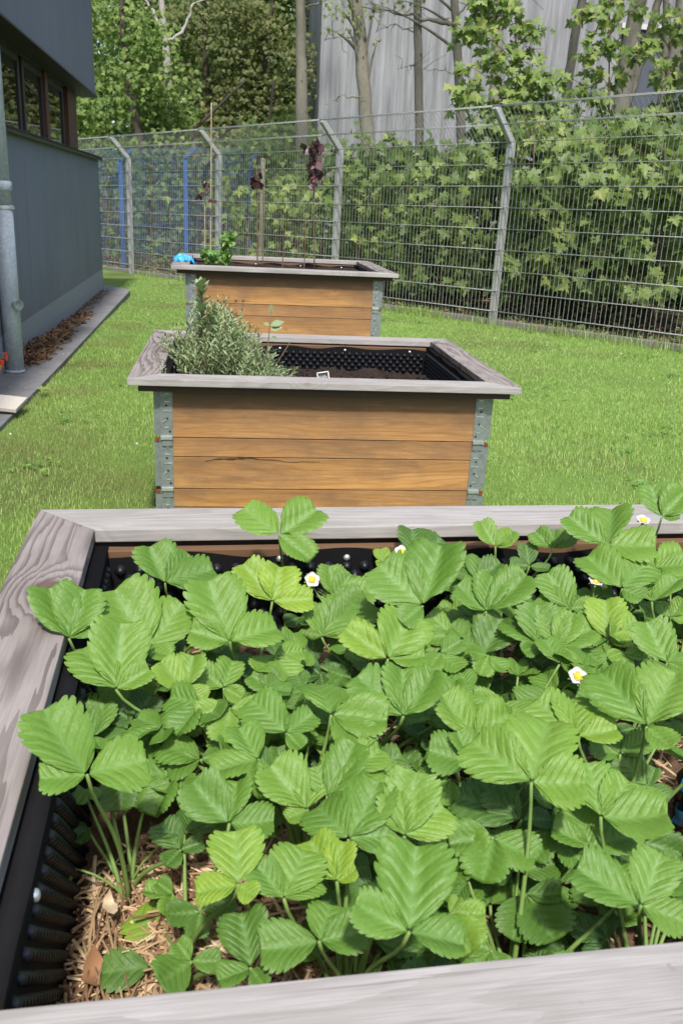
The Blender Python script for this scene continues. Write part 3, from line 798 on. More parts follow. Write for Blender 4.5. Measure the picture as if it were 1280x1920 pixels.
def plant_tree(name, label, cat, group, base, trunk, radii, branches, clumps, leafmat, bark, size, per, tm, seed, tmean=.5, tsd=.2, squash=.75, twig=True):
    g = np.random.default_rng(seed)
    bx, by = base; bz = float(gz(bx, by))
    root = empty(name, label, cat, group, (bx, by, bz))
    mb = MB()
    tr = np.asarray(trunk, float)
    t = np.linspace(0, len(tr) - 1, len(tr) * 5)
    P = np.stack([np.interp(t, np.arange(len(tr)), tr[:, k]) for k in range(3)], 1)
    rr = np.interp(t, np.arange(len(tr)), radii)
    P[1:-1, :2] += g.normal(0, .06, (len(P) - 2, 2)) * rr[1:-1, None]
    mb.tube(P - [bx, by, bz], rr, 12)
    mb.build('trunk', bark, root, smooth=True)
    for br, r0 in branches:
        m_ = MB(); br = np.asarray(br, float); t2 = np.linspace(0, len(br) - 1, len(br) * 4)
        Q = np.stack([np.interp(t2, np.arange(len(br)), br[:, k]) for k in range(3)], 1)
        Q[1:] += g.normal(0, .012, (len(Q) - 1, 3))
        m_.tube(Q - [bx, by, bz], np.linspace(r0, r0 * .3, len(Q)), 7)
        for k in range(4, len(Q), 2):
            L = g.uniform(.15, .5); dd = g.normal(0, 1, 3); dd /= np.linalg.norm(dd)
            m_.tube(np.array([Q[k], Q[k] + dd * L * .5 + g.normal(0, .03, 3), Q[k] + dd * L]) - [bx, by, bz], np.array([.006, .004, .002]), 4)
        m_.build('branch', bark, root, smooth=True)
    if clumps:
        m_ = MB()
        for (x, y, z, r) in clumps:
            c = np.array([x, y, z]) - [bx, by, bz]
            n = max(3, int(per * r * r))
            puff(m_, g, c, r, n, size, tm, float(np.clip(tmean + g.normal(0, .1), 0, 1)), tsd, squash)
        m_.build('crown' if cat == 'tree' else 'foliage', leafmat, root)
        if twig and name != 'woodland_tree':
            m_ = MB()
            Pl = P - [bx, by, bz]
            for (x, y, z, r) in clumps:
                c = np.array([x, y, z]) - [bx, by, bz]
                # leave the stem below the clump
                k = int(np.argmin(np.abs(Pl[:, 2] - (c[2] - .5 * np.linalg.norm(c[:2] - Pl[-1, :2]) - .1))))
                s0 = Pl[k]
                m_.tube(bez(s0, s0 * .6 + c * .4 + [0, 0, .1], s0 * .3 + c * .7 + [0, 0, .1], c + [0, 0, r * .2], 7), np.linspace(max(.004, min(rr[k] * .4, .03)), .003, 7), 5)
                for _ in range(4):
                    e = g.normal(0, 1, 3); e /= np.linalg.norm(e)
                    m_.tube(np.array([c, c + e * r * .45 + g.normal(0, .02, 3), c + e * r * .9]), np.array([.005, .0035, .002]), 4)
            m_.build('twigs', bark, root, smooth=True)
    return root

# ------------------------------------------------------------------ grey wire fence
def fpt(k):      # bend point of post k, counted away from the camera
    return np.array([2.3218 - .5711 * 2.4965 * k, 5.7793 + .8209 * 2.4965 * k, 1.8445 - .0474 * k])
DIR3 = np.array([.5709, -.8205, .019]); DIR3 /= np.linalg.norm(DIR3)
NRM = np.array([-.8209, -.5711, 0.0])                       # towards the lawn
fence = empty('wire_fence', 'grey galvanised double wire fence with angled arms along the lawn', 'fence', None, (fpt(2)[0], fpt(2)[1], 0))
FO = np.array(fence.location)
def fence_post(root, o, B, h, nrm, dirv, m, w=.06, d=.045, arm=.41, tilt=1.0, cap=True):
    mb = MB(); rot = np.stack([dirv / np.linalg.norm(dirv), nrm, [0, 0, 1]], 1)
    mb.box(B - o - [0, 0, h / 2] - nrm * .035, (d, w, h), rot)
    a = (nrm * tilt + np.array([0, 0, 1.0])); a /= np.linalg.norm(a)
    zz = np.cross(rot[:, 0], a); r2_ = np.stack([rot[:, 0], a, zz], 1)
    mb.box(B - o - nrm * .035 + a * (arm / 2 - .012), (d * .98, arm + .02, w * .8), r2_)
    return mb.build('fence_post', m, root, bevel=.004)
for k in range(-2, 5):
    fence_post(fence, FO, fpt(k) + NRM * 0.0, 1.92, NRM, np.array([FD[0], FD[1], 0]), FENCE_M, w=.07, d=.05)
def wire_panel(root, o, A, B, rows, nv, rv, rh, arm_rows, m, nrm, name='mesh_panel'):
    """A, B: bend points of the two posts; wires run down from there and out along the arms"""
    mb = MB(); e = (B - A) / np.linalg.norm(B - A); L = np.linalg.norm(B - A)
    off = nrm * 0.012
    for t in np.linspace(.02, L - .02, nv):
        p = A + e * t + off - o
        pts = [p - [0, 0, rows * .2 + .13], p - [0, 0, .02], p + nrm * .012 + [0, 0, .014], p + nrm * .30 + [0, 0, .302]]
        mb.tube(np.array(pts), rv, 4, caps=False)
    for r in range(rows + 1):
        for sgn in (-1, 1):
            p = A - [0, 0, .2 * r] + off + nrm * .006 * sgn - o
            mb.tube(np.array([p + e * .005, p + e * (L - .005)]), rh, 5)
    for q in arm_rows:
        for sgn in (-1, 1):
            p = A + nrm * q + [0, 0, q] + off - o + nrm * .005 * sgn - np.array([0, 0, .005 * sgn])
            mb.tube(np.array([p + e * .005, p + e * (L - .005)]), rh * (1.2 if q > .25 else 1), 5)
    return mb.build(name, m, root, smooth=True)
for k in range(-2, 4):
    wire_panel(fence, FO, fpt(k), fpt(k + 1), 8, 50, .0023, .0036, (.145, .288), WIRE_M, NRM)
mb = MB()
for k in range(-3, 5):
    A = fpt(k); B = fpt(k + 1); c = (A + B) / 2 - NRM * .13
    za = float(gz(c[0] + .2 * NRM[0], c[1] + .2 * NRM[1]))
    rot = np.stack([DIR3, -NRM, np.cross(DIR3, -NRM)], 1)
    mb.box((c[0], c[1], za - .075), (2.48, .08, .26), rot)
tag(mb.build('concrete_edging', CONC, bevel=.008), 'pale concrete edging slabs in a row under the grey wire fence', 'edging')

# ------------------------------------------------------------------ blue fence beyond
bfence = empty('blue_fence', 'blue mesh fence with hooked posts seen through the grey fence', 'fence', None, (-1.08, 13.0, .1))
BFO = np.array(bfence.location); BN = np.array([.96, -.05, 0])
bp = [np.array([-3.25, 13.05, 1.62]), np.array([-2.17, 13.03, 1.69]), np.array([-1.09, 13.0, 1.79]), np.array([0.0, 12.97, 1.83]), np.array([1.08, 12.95, 1.88])]
for p in bp[:4]:
    mb = MB(); mb.box(p - BFO - [0, 0, .87], (.075, .05, 1.76))
    a = np.array([.70, 0, .71]); rot = np.stack([[0, 1, 0], a, np.cross([0, 1, 0], a)], 1)
    mb.box(p - BFO + a * .12, (.05, .28, .045), rot); mb.box(p - BFO - [.0, -.04, .87], (.02, .03, 1.7))
    mb.build('fence_post', BLUE_M, bfence, bevel=.004)
for k in range(3):
    mb = MB(); A, B = bp[k], bp[k + 1]; e = B - A
    for t in np.linspace(.02, .98, 40):
        p = A + e * t - BFO + [0, .05, 0]; mb.tube(np.array([p - [0, 0, 1.6], p + [0, 0, .18]]), .0022, 4, caps=False)
    for r in range(10):
        p = A - [0, 0, .2 * r - .16] - BFO + [0, .05, 0]; mb.tube(np.array([p, p + e]), .003, 4)
    mb.build('mesh_panel', BLUE_M, bfence)

# ------------------------------------------------------------------ big hall behind the trees
hall = empty('cladded_hall', 'tall pale grey hall with ribbed cladding standing behind the trees', 'building', None, (1.5, 17, 0.1))
n_ = 0; xs_, ds_ = [0.0], [0.0]
x = 0.0
while x < 16.5:
    for dx, dd in ((.10, 0), (.03, .014), (.07, .014), (.03, 0)):
        x += dx; xs_.append(x); ds_.append(dd)
xs_, ds_ = np.array(xs_), np.array(ds_)
def cladding(x0, x1, z0, z1):
    k = (xs_ >= x0) & (xs_ <= x1); X = np.concatenate([[x0], xs_[k], [x1]]); D = np.interp(X, xs_, ds_); m = len(X)
    v = np.concatenate([np.stack([X, -D, np.full(m, z0)], 1), np.stack([X, -D, np.full(m, z1)], 1)]); i = np.arange(m - 1)
    return v, np.stack([i, i + 1, i + 1 + m, i + m], 1)
mb = MB()
for a in ((0, 6.45, -.4, 9.6), (6.45, 16, 4.85, 9.6), (9.3, 16, -.4, 4.85)): mb.add(*cladding(*a))
mb.box((8, 4.0, 4.6), (15.98, 7.9, 10.0)); mb.build('clad_wall', HALL, hall)
mb = MB(); mb.box((7.88, -.02, 2.2), (2.84, .02, 5.2)); gate_ = mb.build('gate', mat_plain('slate_blue_gate', (0.06, 0.07, 0.085), 0.6, nscale=4), hall)
mb = MB(); mb.box((6.47, -.05, 2.2), (.08, .07, 5.3)); mb.box((9.28, -.05, 2.2), (.08, .07, 5.3)); mb.box((7.88, -.06, 4.74), (2.75, .10, .16)); mb.build('gate_frame', DARKMETAL, gate_)
mb = MB(); mb.box((7.9, -.075, 4.93), (3.1, .14, .10)); mb.build('lintel_flashing', mat_plain('light_flashing', (.5, .5, .5), .6), hall)
# sprayed scrawl
mb = MB()
def stroke(p, wd):
    p = np.array(p, float); t = np.linspace(0, len(p) - 1, len(p) * 5); P = np.stack([np.interp(t, np.arange(len(p)), p[:, i]) for i in (0, 1)], 1)
    P[1:-1] = (P[:-2] + P[1:-1] * 2 + P[2:]) / 4
    tg = np.gradient(P, axis=0); tg /= np.linalg.norm(tg, axis=1)[:, None]; nn = np.stack([-tg[:, 1], tg[:, 0]], 1)
    w_ = wd * (.55 + .45 * np.sin(np.linspace(.5, 2.8, len(P))))[:, None]
    m = len(P); y = np.full((m, 1), -.034); A = np.hstack([(P + nn * w_)[:, :1], y, (P + nn * w_)[:, 1:]]); B = np.hstack([(P - nn * w_)[:, :1], y, (P - nn * w_)[:, 1:]])
    i = np.arange(m - 1); mb.add(np.vstack([A, B]), np.stack([i, i + 1, i + 1 + m, i + m], 1))
G0 = np.array([1.5, .1])
for p, w_ in [([(3.0, 1.7), (3.3, 2.05), (3.7, 2.25), (3.85, 2.1)], .07), ([(3.25, 1.55), (3.55, 1.8), (3.5, 2.2), (3.3, 2.3)], .05), ([(3.7, 1.55), (4.0, 1.8), (4.25, 2.1), (4.6, 2.3), (4.85, 2.3)], .10), ([(4.0, 1.5), (4.15, 1.8), (4.1, 2.05)], .06), ([(2.05, 1.8), (2.15, 2.15), (2.3, 2.4)], .07), ([(2.45, 1.75), (2.5, 2.1), (2.65, 2.2), (2.6, 1.9)], .05), ([(4.55, 1.75), (4.75, 1.95), (5.0, 2.0)], .05)]:
    stroke(np.array(p) - G0, w_)
mb.build('graffiti', INK, hall)

# ------------------------------------------------------------------ raised beds
RW, RB = .7053, .1085           # half rim width, rim board width
RY0, RY1 = -.0638, 1.1135
CH = .195
def dimple_wall(mb, p0, u, nrm, L, zt, zb, seed, dh=.010, dr=.0098, sp=1.0):
    g = np.random.default_rng(seed)
    u, nrm, p0 = [np.asarray(q, float) for q in (u, nrm, p0)]
    m = 60; t = np.linspace(0, L, m); top = zt + .006 * np.sin(t * 23 + seed) + .010 * (vnoise(t * 9 + seed, t * 0, 3) - .5)
    rows = [top, np.full(m, zt - .03), np.full(m, zb)]
    v = np.concatenate([np.stack([*(p0[:2, None] + u[:2, None] * t), r], 1) for r in rows]); i = np.arange(m - 1)
    f = np.concatenate([np.stack([i, i + 1, i + 1 + m, i + m], 1) + k * m for k in range(2)])
    mb.add(v, f[:, ::-1] if np.cross(u, [0, 0, -1.0]) @ nrm < 0 else f, 1)
    prof = [(dr * 1.08, -.0002), (dr * .88, dh * .35), (dr * .64, dh * .75), (dr * .36, dh * .98), (.0005, dh)]
    rot = np.stack([u, np.cross(nrm, u), nrm], 1)
    r = 0; z = zt - .026
    while z > zb + .005:
        for x in np.arange(.02 + (.0165 * sp if r % 2 else 0), L - .012, .033 * sp):
            mb.lathe(prof, p0 + u * x + [0, 0, z - p0[2]], 9, rot)
        z -= .0175 * sp; r += 1

def raised_bed(label, origin, rz, z0, nc, zsoil, seed):
    root = empty('raised_bed', label, 'raised bed', 'wooden raised beds on the lawn', (origin[0], origin[1], z0), rz)
    g = np.random.default_rng(seed)
    H = nc * CH
    D = 1.0
    for c in range(nc):
        zb = c * CH
        sp = [(zb + .0015, zb + CH - .0015)] if c == nc - 1 else [(zb + .0015, zb + .1215), (zb + .1245, zb + CH - .0015)]
        for (a, b) in sp:
    
            for (cx, cy_, lx, ly, rr) in ((0, .0105, 1.196, .021, 0), (0, D - .0105, 1.196, .021, math.pi), (-.5895, D / 2, .955, .021, -math.pi / 2), (.5895, D / 2, .955, .021, math.pi / 2)):
                mb = MB(); mb.box((0, 0, 0), (lx, ly, b - a))
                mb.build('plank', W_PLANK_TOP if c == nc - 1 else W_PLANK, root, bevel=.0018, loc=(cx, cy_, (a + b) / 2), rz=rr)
        for sx in (-1, 1):
            for sy_, y in ((-1, 0.0), (1, D)):
                mb = MB()
                fx = sx * (.6 - .0225)
                ya = y + sy_ * .0016
                mb.box((fx, ya, zb + CH / 2), (.045, .003, CH - .006), mat=0)
                mb.box((sx * .6016, y - sy_ * .024, zb + CH / 2), (.003, .045, CH - .006), mat=0)
                mb.box((sx * .6125, y - sy_ * .012, zb + CH / 2 - .006), (.0185, .018, CH - .030), mat=0)
                mb.box((sx * .611, y - sy_ * .012, zb + CH - .012), (.017, .016, .012), mat=2)
                for zz, ln in ((.160, .012), (.132, .018), (.098, .03), (.036, .014)):
                    mb.box((fx - sx * .003, ya + sy_ * .0022, zb + zz), (ln, .0022, .0028), mat=1)
                cz, sz = math.cos(.6 * sx), math.sin(.6 * sx)
                mb.box((fx + sx * .006, ya + sy_ * .0024, zb + .062), (.018, .0024, .004), np.array([[cz, 0, sz], [0, 1, 0], [-sz, 0, cz]]), mat=1)
                for zz, xx in ((.118, .0), (.070, -.003), (.022, -.012)):
                    mb.lathe([(.0001, 0), (.0042, 0)], (fx + sx * xx, ya + sy_ * .0021, zb + zz), 10, np.stack([[1, 0, 0], [0, 0, -sy_], [0, sy_, 0]], 1), mat=3)
                h = mb.build('hinge', [GALV, GALV_BRIGHT, RUST, HOLE], root)
                if c < nc - 1:
                    m2 = MB(); m2.box((fx, y + sy_ * .006, zb + CH - .0005), (.044, .012, .013), mat=1)
                    m2.box((fx - sx * .002, y + sy_ * .0058, zb + CH - .019), (.038, .0035, .026), mat=0)
                    m2.build('hinge_clip', [GALV, GALV_BRIGHT], h, bevel=.0018)
    # rim boards with mitred corners, on dark battens
    zt = H + .0286
    th = .024
    for nm, poly, loc, rr, m in (
        ('front', [(-RW, -RB / 2), (RW, -RB / 2), (RW - RB, RB / 2), (-RW + RB, RB / 2)], (0, RY0 + RB / 2), 0, W_PALE),
        ('back', [(-RW, -RB / 2), (RW, -RB / 2), (RW - RB, RB / 2), (-RW + RB, RB / 2)], (0, RY1 - RB / 2), math.pi, W_PALE),
        ('left', None, (-RW + RB / 2, (RY0 + RY1) / 2), -math.pi / 2, W_GREY),
        ('right', None, (RW - RB / 2, (RY0 + RY1) / 2), math.pi / 2, W_GREY)):
        if poly is None:
            L = (RY1 - RY0) / 2; poly = [(-L, -RB / 2), (L, -RB / 2), (L - RB, RB / 2), (-L + RB, RB / 2)]
        P = np.array(poly); P = P * (1 - .0012 / np.abs(P).max())
        mb = MB(); mb.prism(P, -th, 0)
        mb.build('rim_board', W_KNOT if (nm == 'left' and seed == 11) else m, root, bevel=.0022, loc=(loc[0], loc[1], zt + g.uniform(-.0008, .0008)), rz=rr)
    for (cx, cy_, lx, ly) in ((0, -.025, 1.34, .03), (0, D + .04, 1.34, .03), (-.648, D / 2, .04, D + .02), (.648, D / 2, .04, D + .02)):
        MB().box((cx, cy_, zt - th - .0125), (lx, ly, .024)).build('batten', W_DARK, root)
    if seed == 22:       # the long crack in the middle of the second board
        mb = MB(); xs2 = np.linspace(-.44, -.02, 26); zc = .3185 - .010 + .006 * np.sin(xs2 * 16) + .002 * np.sin(xs2 * 60)
        hw = .0011 + .0030 * np.exp(-((xs2 + .33)**2 / .006)) * (1 + .6 * np.sin(xs2 * 140))
        A = np.stack([xs2, np.full(26, -.0006), zc + hw], 1); B = np.stack([xs2, np.full(26, -.0006), zc - hw], 1); i5 = np.arange(25)
        mb.add(np.vstack([A, B]), np.stack([i5, i5 + 26, i5 + 27, i5 + 1], 1)); mb.build('crack', RUST_DARK, root)
    # black dimple sheet
    mb = MB(); zl = H + .001; zb = max(zsoil - z0 - .10, 0)
    i_ = .573
    dimple_wall(mb, (-i_, D - .026, 0), (1, 0, 0), (0, -1, 0), 2 * i_, H - .010, zb, seed)
    dimple_wall(mb, (-i_, .026, 0), (0, 1, 0), (1, 0, 0), D - .052, zl, zb, seed + 1, .0065, .0068, .74)
    dimple_wall(mb, (i_, .026, 0), (0, 1, 0), (-1, 0, 0), D - .052, zl, zb, seed + 2)
    dimple_wall(mb, (-i_, .026, 0), (1, 0, 0), (0, 1, 0), 2 * i_, zl, zb, seed + 3)
    for sx in (-1, 1):          # the sheet is folded over the top of the side walls
        mb.box((sx * .586, D / 2, H + .0012), (.026, D - .01, .002), mat=1)
    mb.box((0, .0125, H + .0019), (2 * i_, .023, .003), mat=1)
    ln = mb.build('dimple_sheet', [LINER, LINER_MATT], root, smooth=True)
    for x in np.arange(-.45, .5, .155 if seed == 11 else .31):
        mb = MB(); mb.lathe([(.0065, 0), (.0055, .003), (.003, .0045), (.0002, .005)], (x + g.uniform(-.02, .02), D - .0265, zl - .020), 10, np.array([[1, 0, 0], [0, 0, -1], [0, 1, 0.]])); mb.build('screw', GALV_BRIGHT, ln, smooth=True)
    for y in np.arange(.2, .9, .2):
        mb = MB(); mb.lathe([(.0065, 0), (.0055, .003), (.003, .0045), (.0002, .005)], (-i_ + .0005, y, zl - .016), 10, np.array([[0, 0, 1], [0, 1, 0], [-1, 0, 0.]])); mb.build('screw', GALV_BRIGHT, ln, smooth=True)
    return root

c1, s1 = math.cos(.0428), math.sin(.0428)
B1 = np.array([-.7001 + c1 * RW + s1 * RY1, -1.5569 + s1 * RW - c1 * RY1])          # bed origin: middle of the front wall
A1 = .0428
def b1w(u, v): return np.array([B1[0] + c1 * u - s1 * v, B1[1] + s1 * u + c1 * v])
def b1l(x, y): return (c1 * (x - B1[0]) + s1 * (y - B1[1]), -s1 * (x - B1[0]) + c1 * (y - B1[1]))
raised_bed('weathered wooden raised bed in the foreground full of strawberry plants', B1, A1, .053, 3, .45, 11)
raised_bed('wooden raised bed with orange planks holding lavender and bare black soil', (0, 0), 0, 0, 3, .44, 22)
raised_bed('farthest and tallest raised bed with thin purple leaved stems and blue glove', (-.0032, 2.5311), .0139, .003, 4, .76, 33)

# soil in the beds
def soil1(u, v):
    z = .462 - .045 * sst(-.40, -.56, u) - .05 * sst(.30, .06, v) + .02 * (vnoise(np.asarray(u) * 9 + 20, np.asarray(v) * 9 + 20, 2) - .5)
    return z
def soil_sheet(name, fz, o, rz, m, nu=110, nv=90, amp=.012):
    u, v = np.meshgrid(np.linspace(-.571, .571, nu), np.linspace(.029, .971, nv))
    z = fz(u, v) + amp * (vnoise(u * 45 + 30, v * 45 + 30, 6) - .5) + amp * .6 * (vnoise(u * 110 + 60, v * 110 + 60, 7) - .5)
    ii, jj = np.meshgrid(np.arange(nu - 1), np.arange(nv - 1)); q = (jj * nu + ii).ravel()
    mb = MB(); mb.add(np.stack([u, v, z], -1).reshape(-1, 3), np.stack([q, q + 1, q + nu + 1, q + nu], -1))
    return mb, rz, o
mb, *_ = soil_sheet('soil', soil1, B1, A1, MULCHSOIL)
tag(mb.build('mulched_soil', MULCHSOIL, smooth=True, loc=(B1[0], B1[1], 0), rz=A1), 'brown mulched soil under the strawberry plants', 'soil', kind='stuff')
def soil2(u, v): return .462 + .062 * np.exp(-((u - .26)**2 / .03 + (v - .62)**2 / .06)) + .03 * np.exp(-((u - .02)**2 / .02 + (v - .55)**2 / .06)) + .035 * (vnoise(np.asarray(u) * 7, np.asarray(v) * 7, 9) - .5)
mb, *_ = soil_sheet('soil', soil2, (0, 0), 0, SOIL, amp=.022)
g = np.random.default_rng(4)
for k in range(900):
    u, v = g.uniform(-.55, .55), g.uniform(.05, .95); r = g.uniform(.003, .011); z = float(soil2(u, v))
    a = g.normal(0, 1, (6, 3)); a /= np.linalg.norm(a, axis=1)[:, None]
    o6 = np.array([[1, 0, 0], [-1, 0, 0], [0, 1, 0], [0, -1, 0], [0, 0, 1], [0, 0, -1]]) * r * g.uniform(.6, 1.2, (6, 1)) + [u, v, z + r * .4]
    mb.add(o6, [(0, 2, 4), (2, 1, 4), (1, 3, 4), (3, 0, 4), (2, 0, 5), (1, 2, 5), (3, 1, 5), (0, 3, 5)])
tag(mb.build('black_soil', SOIL), 'loose black compost mounded in the middle raised bed', 'soil', kind='stuff')
def soil3(u, v): return .765 + 0 * u
mb, *_ = soil_sheet('soil', soil3, (0, 0), 0, SOIL, 50, 40)
tag(mb.build('dark_soil', SOIL, smooth=True, loc=(-.0032, 2.5311, 0), rz=.0139), 'dark soil filling the farthest raised bed', 'soil', kind='stuff')

# straw and chips on the strawberry bed
mb = MB(); g = np.random.default_rng(6)
for k in range(5200):
    near = k < 3800
    u = g.uniform(-.565, -.15) if near else g.uniform(-.5, .55); v = g.uniform(.06, .45) if near else g.uniform(.05, .94)
    z = float(soil1(u, v)) + g.uniform(.004, .022); L = g.uniform(.012, .07); a = g.uniform(0, 6.28); p = np.array([u, v, z])
    d = np.array([math.cos(a), math.sin(a), g.normal(0, .22)]) * L / 2
    r = g.uniform(.0007, .0023)
    mid_ = p + g.normal(0, .002, 3)
    mb.tube(np.array([p - d, mid_, p + d]), r, 4, tint=float(np.clip(g.beta(2.6, 1.5), 0, 1)))
for k in range(900):
    near = k < 650
    u = g.uniform(-.53, -.15) if near else g.uniform(-.5, .55); v = g.uniform(.06, .42) if near else g.uniform(.05, .94)
    p = np.array([u, v, float(soil1(u, v)) + g.uniform(.004, .016)]); s_ = g.uniform(.005, .018); a = g.uniform(0, 6.28)
    d = np.array([math.cos(a), math.sin(a), g.normal(0, .3)]) * s_; e = np.array([-d[1], d[0], g.normal(0, .3) * s_]) * g.uniform(.3, .7)
    mb.add([p - d, p - e + [0, 0, .004], p + d, p + e + [0, 0, -.001]], [(0, 1, 2), (0, 2, 3)], tint=float(g.beta(2.0, 1.8)))
for k in range(60):   # long curved blades along the left edge
    v0 = g.uniform(.1, .4); u0 = -.53 + abs(g.normal(0, .02)); L = g.uniform(.06, .16)
    pts = np.array([(u0 + .02 * math.sin(t * 2 + k), v0 + L * (t - .5), float(soil1(u0, v0)) + .012 + .02 * math.sin(t * 3.1)) for t in np.linspace(0, 1, 6)])
    mb.tube(pts, .0011, 4, tint=g.uniform(.3, .8))
tag(mb.build('straw_mulch', STRAW, loc=(B1[0], B1[1], 0), rz=A1), 'loose straw and bark chip mulch on the strawberry bed soil', 'mulch', kind='stuff')
def dead_leaf(x, y, z, L, w_, rz, tilt, m, label, cat='leaf', name='dead_leaf'):
    mb = MB(); N = 9
    s = np.linspace(0, 1, N); hw = w_ * np.sin(np.pi * s**.8)**.8 * (1 + .12 * np.sin(s * 17)); c_ = np.linspace(-1, 1, 5)
    V = np.stack([hw[:, None] * c_, (s[:, None] - .5) * L + 0 * c_, .25 * np.abs(hw[:, None] * c_) + .004 * np.sin(s * 6)[:, None] + .9 * L * (s[:, None] - .5)**2 * 2 + 0 * c_], -1).reshape(-1, 3)
    ii, jj = np.meshgrid(np.arange(4), np.arange(N - 1)); q = (jj * 5 + ii).ravel()
    mb.add(V, np.stack([q, q + 1, q + 6, q + 5], -1))
    o = mb.build(name, m, smooth=True, loc=(x, y, z)); o.rotation_euler = (tilt, .2, rz)
    return tag(o, label, cat)
dead_leaf(-.492, -2.395, .448, .05, .017, .5, .25, DEADLEAF, 'large brown dead leaf lying on the straw in the near corner')
dead_leaf(-.487, -2.325, .475, .028, .008, .35, .5, mat_plain('pale_dry_petal', (.5, .38, .25), .6, nscale=40), 'pale oval husk lying on the straw near the left liner', 'husk', 'dry_husk')
dead_leaf(-.2, -1.84, .505, .07, .026, 1.2, .4, DEADLEAF, 'rusty brown curled leaf in the gap between rear strawberry plants')

# ------------------------------------------------------------------ strawberry plants
def leaflet(mb, base, d, n, L, g, tint, fold=.35, curl=-.15, T=10, pleat=.012, wd=.80, crinkle=1.0):
    N = 4 * T
    s = np.linspace(0, 1, N + 1)
    yo = .5 - .5 * np.cos(s * np.pi)
    W = wd / 2 * np.clip(np.sin(s**1.38 * np.pi), 0, 1)**(1.12 - .74 * s)
    ph4 = np.arange(N + 1) % 4
    even = ph4 == 0
    th = sst(.14, .34, s)
    tooth = 1 + th * np.array([.045, .03, -.095, .03])[ph4]
    ym = np.clip(yo - .40 * np.sin(np.pi * s)**.8, 0, 1); ym = np.maximum.accumulate(ym)
    ym[-1] = .965
    ed = np.stack([W, yo], 1); md = np.stack([0 * s, ym], 1)
    ed = md + (ed - md) * tooth[:, None]; ed[:, 1] += np.array([.008, .006, -.008, 0])[ph4] * th
    ed[-1] = (0.0, .985); md[-1] = (0, .96)
    cs = np.array([0, .3, .62, .88, 1.0])
    asym = g.uniform(.92, 1.08, 2)
    V, ve = [], []
    for i in range(N + 1):
        for c in np.concatenate([-cs[:0:-1], cs]):
            a = abs(c); k = asym[0] if c < 0 else asym[1]
            p = md[i] + (ed[i] - md[i]) * a
            x = p[0] * k * (1 if c > 0 else -1); y = p[1] + .03 * math.sin(math.pi * a) * math.sin(math.pi * s[i])
            z = fold * (math.sqrt(x * x + .0012) - .035 - .72 * x * x) + curl * y * y - .10 * fold * a**4 * th[i] + pleat * (-1, .35, .8, .35)[ph4[i]] * math.sin(math.pi * min(a * .9 + .05, 1)) * math.sin(math.pi * min(s[i] * .9 + .06, 1))
            V.append((x, y, z)); ve.append((1.0 if (even[i] and i > 1) else 0.0) * (1 - .45 * a) if a > 0 else 1.0)
    V = np.array(V)
    ph = g.uniform(0, 6.28, 4)
    V[:, 2] += crinkle * (.045 * np.sin(V[:, 1] * 5 + ph[0]) * V[:, 0] * 2 + .022 * np.sin(V[:, 0] * 9 + ph[1]) * V[:, 1] + .012 * np.sin(V[:, 0] * 17 + ph[3]) * np.sin(V[:, 1] * 15 + ph[0]) + .03 * np.abs(V[:, 0]) * np.sin(V[:, 1] * 7 + ph[2]))
    V = V * L
    F = frame(d, n)
    m = 9
    ii, jj = np.meshgrid(np.arange(m - 1), np.arange(N)); q = (jj * m + ii).ravel()
    mb.add(V @ F.T + np.asarray(base), np.stack([q, q + 1, q + m + 1, q + m], -1), 0, tint=tint, vein=np.array(ve))

def rot_about(v, ax, a):
    ax = ax / np.linalg.norm(ax)
    return v * math.cos(a) + np.cross(ax, v) * math.sin(a) + ax * (ax @ v) * (1 - math.cos(a))

CROWNS = {'rear': [(-.44, -1.74), (-.25, -1.74), (-.06, -1.72), (.12, -1.73), (.35, -1.73)],
          'second': [(-.50, -1.97), (-.32, -1.97), (-.13, -1.95), (.06, -1.94), (.24, -1.93), (.38, -1.92)],
          'middle': [(-.36, -2.12), (-.17, -2.14), (.03, -2.11), (.20, -2.10)],
          'fourth': [(-.475, -2.275), (-.27, -2.27), (-.06, -2.29), (.12, -2.30)],
          'near': [(-.40, -2.42), (-.24, -2.47), (-.07, -2.47), (.06, -2.49)]}
ROWTXT = {'rear': 'in the row tucked under the rear rim board', 'second': 'in the second row behind the rear rim',
          'middle': 'in the middle row of the front bed', 'fourth': 'in the second row from the near rim', 'near': 'in the nearest row along the near rim'}
ROWTXT['second'] = 'in the second row from the rear rim'
ORD = ['leftmost', 'second', 'third', 'fourth', 'fifth', 'sixth']
plants, PX = [], []
SPECIAL = {('fourth', 0): 'strawberry plant with bare pale stalks rising from straw beside the black liner',
           ('rear', 1): 'strawberry plant whose dark leaf rises above the rear rim board',
           ('rear', 4): 'strawberry plant with leaves reaching over the rear rim at the right'}
for row, lst in CROWNS.items():
    for i, (x, y) in enumerate(lst):
        u, v = b1l(x, y); z = float(soil1(u, v)) + .004
        lab = SPECIAL.get((row, i)) or ('%s strawberry plant %s' % (ORD[i] if i == 0 else ORD[i] + ' from left', ROWTXT[row]) if i else 'leftmost strawberry plant %s' % ROWTXT[row])
        o = empty('strawberry_plant', lab, 'strawberry plant', 'strawberry plants in the front bed', (x, y, z))
        plants.append(o); PX.append((x, y, z))
PX = np.array(PX)
gs = np.random.default_rng(42)
